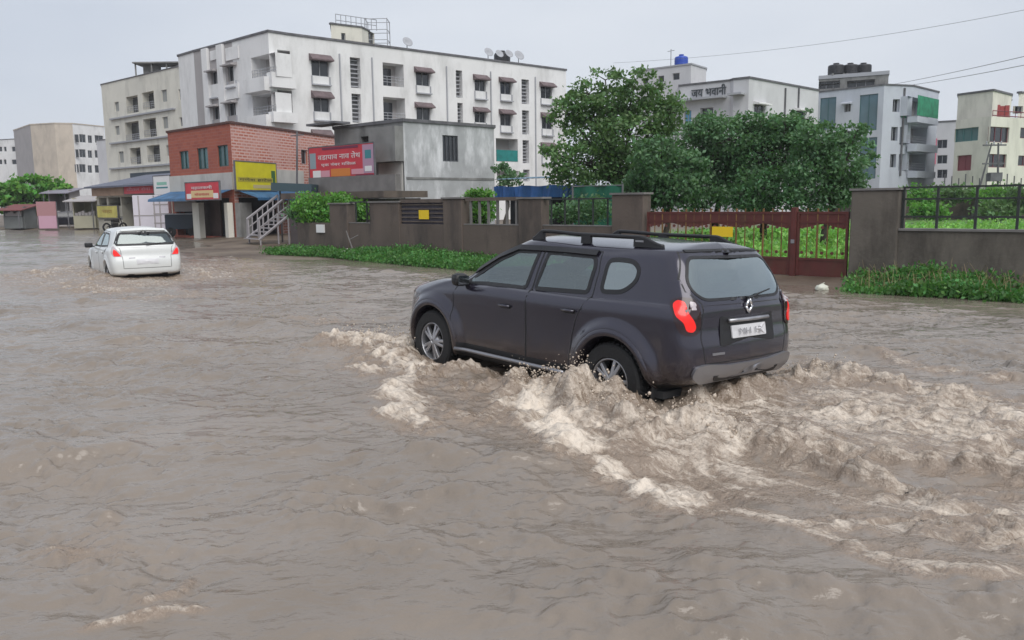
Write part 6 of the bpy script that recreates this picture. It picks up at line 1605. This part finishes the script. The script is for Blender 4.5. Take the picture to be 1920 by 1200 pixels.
for k in range(5): mb = MB(); mb.tube([(LS * k / 4, -.1, 0), (LS * k / 4, -.1, za - .3)], .05, 6); mb.build('post', M_COPE, sh_)
mb = MB(); mb.box((LS / 2, 1.6, za / 2 - .3), (LS, 1.6, za - .7)); mb.build('shade_box', M_INSHADE, sh_)  # dark box added to paint the shade under the roof sheet
gn = thing('green_net_screen', 'dark green shade net hung behind the bars of the low wall', 'net', (*xy_at(1112, 26), .1), (0, 0, math.atan2(WD.y, WD.x) + math.pi)); mb = MB(); w_ = 1.5
for k in range(14):
    a, b = -.8 + 1.9 * k / 14, -.8 + 1.9 * (k + 1) / 14; mb.quad((a, .05 * math.sin(k), .2), (b, .05 * math.sin(k + 1), .2), (b, .05 * math.sin(k + 1), 2.1), (a, .05 * math.sin(k), 2.1))
mb.build('net', mat('dark_green_net', (.01, .10, .06), .8, var=.4, scale=3), gn)
mb = MB(); mb.tube([(-.8, 0, 0), (-.8, 0, 2.15)], .03, 5); mb.tube([(1.1, 0, 0), (1.1, 0, 2.15)], .03, 5); mb.tube([(-.8, 0, 2.1), (1.1, 0, 2.1)], .02, 5); mb.build('net_frame', M_COPE, gn)

# ------------------------------------------------------------------ metal stair, awning stall and slab behind the wall
st = thing('metal_stair', 'pale metal staircase with parallel handrails rising beside the brick building', 'stairs', (*xy_at(500, 35), .1)); ol = Vector(st.location)
def sp(px, py, d): return tuple(Vector(at3(px, py, d)) - ol)
M_STAIR = mat('galvanised_steel', (.36, .34, .35), .5, metal=.3)
for (a, b, d) in (((463, 411), (521, 366), 35.5), ((484, 412), (541, 366), 34.2)):
    mb = MB(); mb.tube([sp(*a, d), sp(*b, d)], .055, 6); hr = mb.build('handrail', M_STAIR, st)
    mb = MB(); mb.tube([sp(a[0] + 2, a[1] + 16, d), sp(b[0] + 2, b[1] + 18, d)], .03, 5)
    for k in range(7):
        x, y = a[0] + (b[0] - a[0]) * k / 6, a[1] + (b[1] - a[1]) * k / 6; mb.tube([sp(x, y, d), sp(x + 1, y + 34, d)], .028, 5)
    mb.build('balusters', M_STAIR, hr)
mb = MB()
for (a, b, d) in (((463, 447), (524, 400), 35.4), ((486, 450), (544, 402), 34.1)): mb.tube([sp(*a, d), sp(*b, d)], .06, 6)
mb.build('stringer', M_STAIR, st)
for k in range(8):
    mb = MB(); f = k / 7; p = Vector(sp(463 + 61 * f, 446 - 46 * f, 35.3)); q = Vector(sp(486 + 58 * f, 449 - 47 * f, 34.2)); e = (q - p); c = (p + q) / 2
    mb.box(tuple(c), (e.length, .28, .04), math.atan2(e.y, e.x)); mb.build('step', M_STAIR, st)
for (x, d) in ((486, 34.1), (520, 34.1), (540, 34.1), (465, 35.4)):
    mb = MB(); mb.tube([sp(x, 400 if x > 500 else 412, d), (sp(x, 400, d)[0], sp(x, 400, d)[1], -.1)], .035, 5); mb.build('support_post', M_STAIR, st)
sl = thing('roof_slab', 'dark flat slab roof on a low hut behind the low wall', 'hut', (*xy_at(700, 31.5), .1)); ol = Vector(sl.location)
a_, b_ = Vector(sp(560, 380, 34)), Vector(sp(757, 380, 30)); e = b_ - a_; c = (a_ + b_) / 2
mb = MB(); z1_ = at3(700, 359, 31.5)[2] - .1; mb.box((c.x, c.y + .8, z1_ - .12), (e.length, 2.2, .24), math.atan2(e.y, e.x)); mb.build('slab', M_WALL, sl)
mb = MB(); mb.box((c.x, c.y + .9, z1_ / 2 - .14), (e.length - .4, 1.8, z1_ - .26), math.atan2(e.y, e.x)); mb.build('hut_wall', mat('hut_wall_brown', (.09, .075, .075), .9, var=.2, scale=2), sl)
mb = MB(); mb.box((c.x - .4, c.y + 3.2, z1_ + .25), (e.length * .9, .3, .9), math.atan2(e.y, e.x)); mb.build('stacked_beams', M_CAP, sl)
dc = thing('slate_canopy', 'dark slate coloured canopy over the top of the metal stair', 'canopy', (*xy_at(560, 36), .1)); ol = Vector(dc.location); mb = MB()
p = sp(555, 352, 36); mb.box((p[0], p[1], p[2]), (1.7, 1.6, .34), M=Matrix.Rotation(.05, 4, 'Y')); mb.build('canopy_sheet', mat('slate_sheet', (.035, .065, .08), .6), dc)
for d_ in (-.7, .7): mb = MB(); mb.tube([(p[0] + d_, p[1], 0), (p[0] + d_, p[1], p[2])], .04, 5); mb.build('post', M_COPE, dc)

# ------------------------------------------------------------------ roadside shops at the left
SH = Bld('roadside_shop', 'low row of open fronted shops with a tan fascia left of the brick building', 'building', [(182, 62), (325, 54)], at3(250, 366, 58)[2], z0=.1, deep=6, m=mat('cream_shop_wall', (.40, .38, .32), .85, var=.1, scale=1), cope=None)
for r in [(186, 371, 200, 386), (203, 370, 226, 386), (229, 369, 250, 424)]: SH.window(0, *r, m=M_INSHADE, depth=1.0, frame=False, name='opening_shade')  # dark sheets at the back of the openings stand in for shade
SH.finish()
zf0, zf1 = at3(250, 366, 58)[2], at3(250, 348, 58)[2]; Ln = SH.frame(0)[3]
SH.add('fascia', mat('tan_fascia', (.36, .24, .17), .8, var=.2, scale=1), 0, -.2, Ln + .1, zf0 + .01, zf1, -.2, .25)
mb = MB(); mb.v = [SH.pt(0, -.4, zf1 + .02, .7), SH.pt(0, Ln, zf1 + .02, .7), SH.pt(0, Ln, zf1 + 1.0, -4), SH.pt(0, -.4, zf1 + 1.0, -4), SH.pt(0, -.4, zf1 - .1, .7), SH.pt(0, Ln, zf1 - .1, .7), SH.pt(0, Ln, zf1 + .9, -4), SH.pt(0, -.4, zf1 + .9, -4)]
mb.f = [(0, 1, 2, 3), (4, 7, 6, 5), (0, 4, 5, 1), (1, 5, 6, 2), (2, 6, 7, 3), (3, 7, 4, 0)]; mb.uv = [None] * 6; mb.build('roof', mat('grey_blue_sheet', (.10, .11, .15), .6, var=.2, scale=1), SH.root)
board('sign_board', 'long red sign on the tan fascia of the shop row', 'sign', SH, 0, 233, 345, 289, 363, .32, M_REDS, [('शीतल सेवा', M_PINK, 0, 0, .8, .4)])
board('sign_board', 'faded yellow banner on the cream wall of the shop row', 'banner', SH, 0, 183, 386, 221, 408, .10, mat('faded_yellow', (.52, .46, .12), .7, var=.2, scale=1.5), [('चहा', mat('dull_orange', (.40, .22, .05), .6), 0, 0, .5, .3)])
board('sign_board', 'white and green sign board standing above the shop row roof', 'sign', SH, 0, 289, 330, 320, 365, 1.6, M_WHT, [], blocks=[(0, .1, .6, .16, mat('pale_green_print', (.25, .50, .40), .6)), (0, -.12, .7, .08, M_TL)])
# stacked white boxes / banners
ws = thing('white_banner_stand', 'tall white sheeted stand with grey seams behind the white car', 'stand', (*xy_at(285, 50), .1)); W_ = 66 * 50 / FPX; Hh = at3(285, 366, 50)[2] - .1; mb = MB()
mb.box((0, 0, Hh / 2), (W_, .5, Hh)); mb.build('sheeting', mat('white_sheet', (.62, .60, .66), .6, var=.05, scale=1), ws, bevel=.03)
mb = MB()
for x in (-.33, .10, .26): mb.box((x * W_, -.262, Hh / 2), (.07, .02, Hh * .98))
for z in (.52, .28, .76): mb.box((.28 * W_, -.263, z * Hh), (.42 * W_, .02, .06))
mb.box((-.1 * W_, -.264, .48 * Hh), (.8 * W_, .02, .05)); mb.build('seams', M_TAUPE, ws)
# dark cart, with barrel-like wheel
ct = thing('vendor_cart', 'dark blue black box cart on small wheels beside the brick shop', 'cart', (*xy_at(343, 46), .05)); Wc = 60 * 46 / FPX; mb = MB()
mb.box((0, 0, .82), (Wc, .9, .80)); mb.build('cart_box', mat('cart_navy', (.015, .025, .04), .5), ct, bevel=.03)
mb = MB(); mb.box((0, 0, 1.25), (Wc + .1, 1.0, .05)); mb.build('cart_top', M_SILL, ct)
for x in (-.6, .6):
    mb = MB(); mb.lathe([(.05, -.05), (.24, -.05), (.28, -.03), (.28, .03), (.24, .05), (.05, .05)], (x, -.4, .28), 'Y', 20); mb.build('wheel', M_RUBBER, ct)
for d_ in (-.2, .7): mb = MB(); mb.tube([(d_, 0, 1.2), (d_, 0, 2.3)], .03, 5); mb.build('post', M_COPE, ct)
mb = MB(); mb.box((.2, 0, 1.7), (1.2, .5, .65)); mb.build('glass_case', M_TAUPE, ct, bevel=.02)
# kiosk, pink board, hut and stalls at the far left
def kiosk(label, px0, px1, py0, py1, d, mw, mr, cat='stall'):
    x0, x1 = xy_at(px0, d)[0], xy_at(px1, d)[0]; zt0, zb0 = at3(px0, py0, d)[2], max(.1, at3(px0, py1, d)[2]); w = x1 - x0
    t = thing('market_stall', label, cat, ((x0 + x1) / 2, d, .1)); H_ = zt0 - .1; mb = MB()
    for s in (-1, 1): mb.box((s * (w / 2 - .04), .8, H_ / 2 - .1), (.08, 1.7, H_ - .2))
    mb.box((0, 1.62, H_ / 2 - .1), (w, .06, H_ - .2)); mb.build('side_walls', mw, t)
    mb = MB(); mb.box((0, .0, .5), (w - .18, .5, .95)); mb.build('counter', mw, t, bevel=.02)
    mb = MB(); mb.v = [(-w / 2 - .3, -.9, H_ - .45), (w / 2 + .3, -.9, H_ - .45), (w / 2 + .3, 2, H_), (-w / 2 - .3, 2, H_), (-w / 2 - .3, -.9, H_ - .52), (w / 2 + .3, -.9, H_ - .52), (w / 2 + .3, 2, H_ - .07), (-w / 2 - .3, 2, H_ - .07)]
    mb.f = [(0, 1, 2, 3), (4, 7, 6, 5), (0, 4, 5, 1), (1, 5, 6, 2), (2, 6, 7, 3), (3, 7, 4, 0)]; mb.uv = [None] * 6; mb.build('awning', mr, t)
    for s in (-1, 1): mb = MB(); mb.tube([(s * w / 2, -.8, 0), (s * w / 2, -.8, H_ - .45)], .04, 5); mb.build('post', M_COPE, t)
    mb = MB()
    for k in range(6): mb.box((-w / 2 + .3 + (w - .6) * k / 5, -.05, 1.1 + .04 * (k % 3)), (.22, .2, .22 + .07 * (k % 3)))
    mb.build('goods', M_TAUPE, t); return t
kiosk('cream kiosk with a pale counter just left of the shop row', 136, 182, 366, 424, 64, mat('kiosk_cream', (.42, .40, .30), .8, var=.1, scale=1), M_TAUPE)
kiosk('grey lilac hut between the tree and the cream kiosk', 92, 132, 352, 400, 71, M_TAUPE, mat('lilac_sheet', (.22, .21, .25), .7))
kiosk('dim stall with dark red awning beneath the left tree', 5, 44, 383, 426, 66, mat('stall_grey', (.14, .15, .15), .8, var=.2, scale=1), mat('dark_red_awning', (.16, .05, .05), .8))
pb = thing('pink_board', 'pink two tone upright board in front of the left tree', 'board', (*xy_at(86, 64), .1)); wpb = 36 * 64 / FPX; hpb = at3(86, 378, 64)[2] - .1; mb = MB()
mb.box((0, 0, hpb * .74), (wpb, .1, hpb * .52)); mb.build('upper_panel', mat('dusty_pink', (.36, .19, .20), .7), pb)
mb = MB(); mb.box((.03, 0, hpb * .25), (wpb * .92, .1, hpb * .46)); mb.build('lower_panel', mat('light_pink', (.50, .30, .38), .7), pb)
for s in (-1, 1): mb = MB(); mb.tube([(s * wpb * .5, .05, 0), (s * wpb * .5, .05, hpb)], .04, 5); mb.build('post', M_COPE, pb)
# dark parked car behind the kiosk: simple low-detail saloon
def far_car(label, px, d, rz, col, s=1.0):
    t = thing('parked_car', label, 'car', (*xy_at(px, d), .0), (0, 0, rz)); side = [(-2.0, .35), (-2.05, .75), (-1.7, .95), (-1.2, 1.0), (-.75, 1.38), (.45, 1.42), (1.05, 1.0), (1.8, .9), (2.0, .7), (2.0, .35)]
    mb = MB(); n = len(side)
    for y, k in ((-.80, .94), (.80, .94)): mb.v += [(x, y * (1 if z < 1.02 else .82), z) for x, z in side]
    for i in range(n): j = (i + 1) % n; mb.f.append((i, j, n + j, n + i)); mb.uv.append(None)
    mb.f += [tuple(range(n))[::-1], tuple(range(n, 2 * n))]; mb.uv += [None, None]; mb.build('body', col, t, bevel=.05)
    for sy in (-1, 1):
        mb = MB(); P = [(-1.1, 1.02), (-.72, 1.30), (.40, 1.34), (.88, 1.02)]; mb.poly([(x, sy * (.815 if z < 1.1 else .67), z) for x, z in P]); mb.build('window', M_WIN, t)
    for x in (-1.25, 1.25):
        for y in (-.78, .78): mb = MB(); mb.lathe([(.001, -.1), (.3, -.1), (.33, -.06), (.33, .06), (.3, .1), (.001, .1)], (x, y, .33), 'Y', 18); mb.build('wheel', M_RUBBER, t)
    return t
far_car('small dark parked car seen between the pink board and the kiosk', 126, 67, R_(15), mat('navy_car_paint', (.012, .014, .022), .3, coat=.5))
# motorbike by the kiosk
mc = thing('motorbike', 'dark motorbike parked in front of the shop row', 'motorbike', (*xy_at(212, 57), .05), (0, 0, R_(60))); mb = MB()
for x in (-.62, .62): mb = MB(); mb.lathe([(.20, -.05), (.29, -.05), (.31, 0), (.29, .05), (.20, .05), (.20, -.05)], (x, 0, .31), 'Y', 20); mb.build('wheel', M_RUBBER, mc)
mb = MB(); mb.box((.05, 0, .72), (.5, .26, .24)); mb.box((0, 0, .42), (.42, .24, .32)); mb.tube([(.62, 0, .31), (.42, 0, .95)], .035, 6); mb.tube([(-.62, 0, .31), (-.1, 0, .5)], .035, 6); mb.tube([(.42, -.34, 1.0), (.42, .34, 1.0)], .02, 6); mb.build('body', M_BLACKPL, mc, bevel=.03)
mb = MB(); mb.box((-.38, 0, .80), (.62, .26, .09)); mb.build('saddle', M_INTER, mc, bevel=.03)
mb = MB(); mb.lathe([(.001, 0), (.09, 0), (.07, -.1), (.001, -.12)], (.58, 0, .88), 'X', 12); mb.build('headlight', M_SILVER, mc)

# ------------------------------------------------------------------ litter on the verge
def bag(label, px, py, s, m):
    x, y = ground_at(px, py, .06); t = thing('plastic_bag', label, 'bag', (x, y, float(ground_z(x, y)) + .02)); bm = bmesh.new(); bmesh.ops.create_icosphere(bm, subdivisions=3, radius=1)
    rg = np.random.default_rng(int(px))
    for v in bm.verts:
        k = 1 + .22 * math.sin(v.co.x * 5 + px) * math.cos(v.co.y * 6) + .12 * rg.normal() * .6; v.co = Vector((v.co.x * k * s, v.co.y * k * s * .7, max(-.02, v.co.z * k * s * .62 + s * .3)))
    me = bpy.data.meshes.new('crumpled_plastic'); bm.to_mesh(me); bm.free(); link('crumpled_plastic', me, m, t, True)
    mb = MB(); mb.tube([(0, 0, s * .75), (s * .15, 0, s * 1.1), (s * .4, 0, s * 1.2)], s * .13, 5, s * .05); mb.build('knot', m, t); return t
M_BAG = mat('pale_plastic_bag', (.55, .56, .48), .5, bump=.4, bscale=20)
bag('pale bag in the grass nearest the metal stair', 562, 476, .20, M_BAG); bag('white crumpled bag in the middle of the grass verge', 648, 480, .20, M_BAG)
bag('small pale bag at the wet edge of the grass', 762, 489, .12, M_BAG); bag('whitish bag at the foot of the right gate leaf', 1541, 538, .12, M_BAG)
sk_ = thing('plank', 'thin pale stick leaning on the low wall above the grass', 'stick', (*wpt(wu(672), .1, .25),), ); mb = MB(); mb.tube([(0, 0, 0), (-.25, .1, .75)], .03, 5, .02); mb.tube([(-.15, .05, .45), (.15, .05, .6)], .015, 4); mb.build('stick', M_CAP, sk_)

# ------------------------------------------------------------------ spray thrown up by the near car
def spray(name, label, cen, n, spread, zr, seed, push=(0, 0)):
    rg = np.random.default_rng(seed); bmv = []; fs_ = []; ico = bmesh.new(); bmesh.ops.create_icosphere(ico, subdivisions=1, radius=1)
    IV = np.array([v.co[:] for v in ico.verts]); IF = np.array([[v.index for v in f.verts] for f in ico.faces]); ico.free()
    k = rg.integers(0, len(cen), n); C = np.array(cen)[k]; P = np.c_[C[:, 0] + rg.normal(size=n) * spread, C[:, 1] + rg.normal(size=n) * spread, np.zeros(n)]
    for i in range(n): P[i, 2] = water_z(P[i, 0], P[i, 1]) + abs(rg.normal()) * zr * .5
    S = .0022 + .006 * rg.random(n) ** 3; st = 1 + rg.random((n, 3)) * 1.2
    V = (IV[None] * S[:, None, None] * st[:, None, :] + P[:, None, :]).reshape(-1, 3); F = (IF[None] + (np.arange(n) * len(IV))[:, None, None]).reshape(-1, 3)
    o = np_mesh(name, V, F, M_SPRAY, None, True); return tag(o, label, 'spray', kind='stuff')
M_SPRAY = mat('muddy_spray', (.50, .42, .34), .35)
def along(pts, n=12): return [tuple(p) for p in catmull(pts, n)]
spray('water_spray', 'fine muddy droplets thrown up around the grey car', along(ST[0][0]) + along(ST[4][0]) * 2 + along(PX((1240, 775), (1320, 800), (1400, 818))) + along(PX((1495, 700), (1560, 705))), 1500, .12, .14, 3)

# dry stalks and brown stems mixed into the verges
def stalks(label, strip, n, seed):
    rg = np.random.default_rng(seed); A = np.array(strip[0]); Bq = np.array(strip[1]); k = len(A) - 1; mb = MB()
    for _ in range(n):
        u = rg.random() * k; i = min(int(u), k - 1); f = u - i; v = rg.random(); p = (A[i] * (1 - f) + A[i + 1] * f) * (1 - v) + (Bq[i] * (1 - f) + Bq[i + 1] * f) * v
        z = float(ground_z(p[0], p[1])); h = .15 + .35 * rg.random() ** 2; d = rg.normal(size=2) * .12; mb.tube([(p[0], p[1], z), (p[0] + d[0] * .4, p[1] + d[1] * .4, z + h * .6), (p[0] + d[0], p[1] + d[1], z + h)], .006, 3, .003)
    o = mb.build('dry_stalks', mat('dry_stalk', (.22, .17, .09), .8, island=.4)); return tag(o, label, 'stalks', kind='stuff')
stalks('dry brown stalks among the weeds by the right wall', (wl_((1665, 1780, 1930, 2200), 1.7), wl_((1610, 1750, 1920, 2200), .12)), 420, 9)

# ------------------------------------------------------------------ damp air
hz = MB(); hz.box((0, 0, 18.5), (5200, 5200, 40)); hazem = bpy.data.materials.new('damp_air'); hazem.use_nodes = True
nt = hazem.node_tree; nt.nodes.clear(); ho = nt.nodes.new('ShaderNodeOutputMaterial'); hv = nt.nodes.new('ShaderNodeVolumePrincipled')
hv.inputs['Color'].default_value = (0.93, 0.96, 1.0, 1); hv.inputs['Density'].default_value = 0.0005; nt.links.new(hv.outputs[0], ho.inputs['Volume'])
haze = hz.build('haze', hazem); tag(haze, kind='stuff')
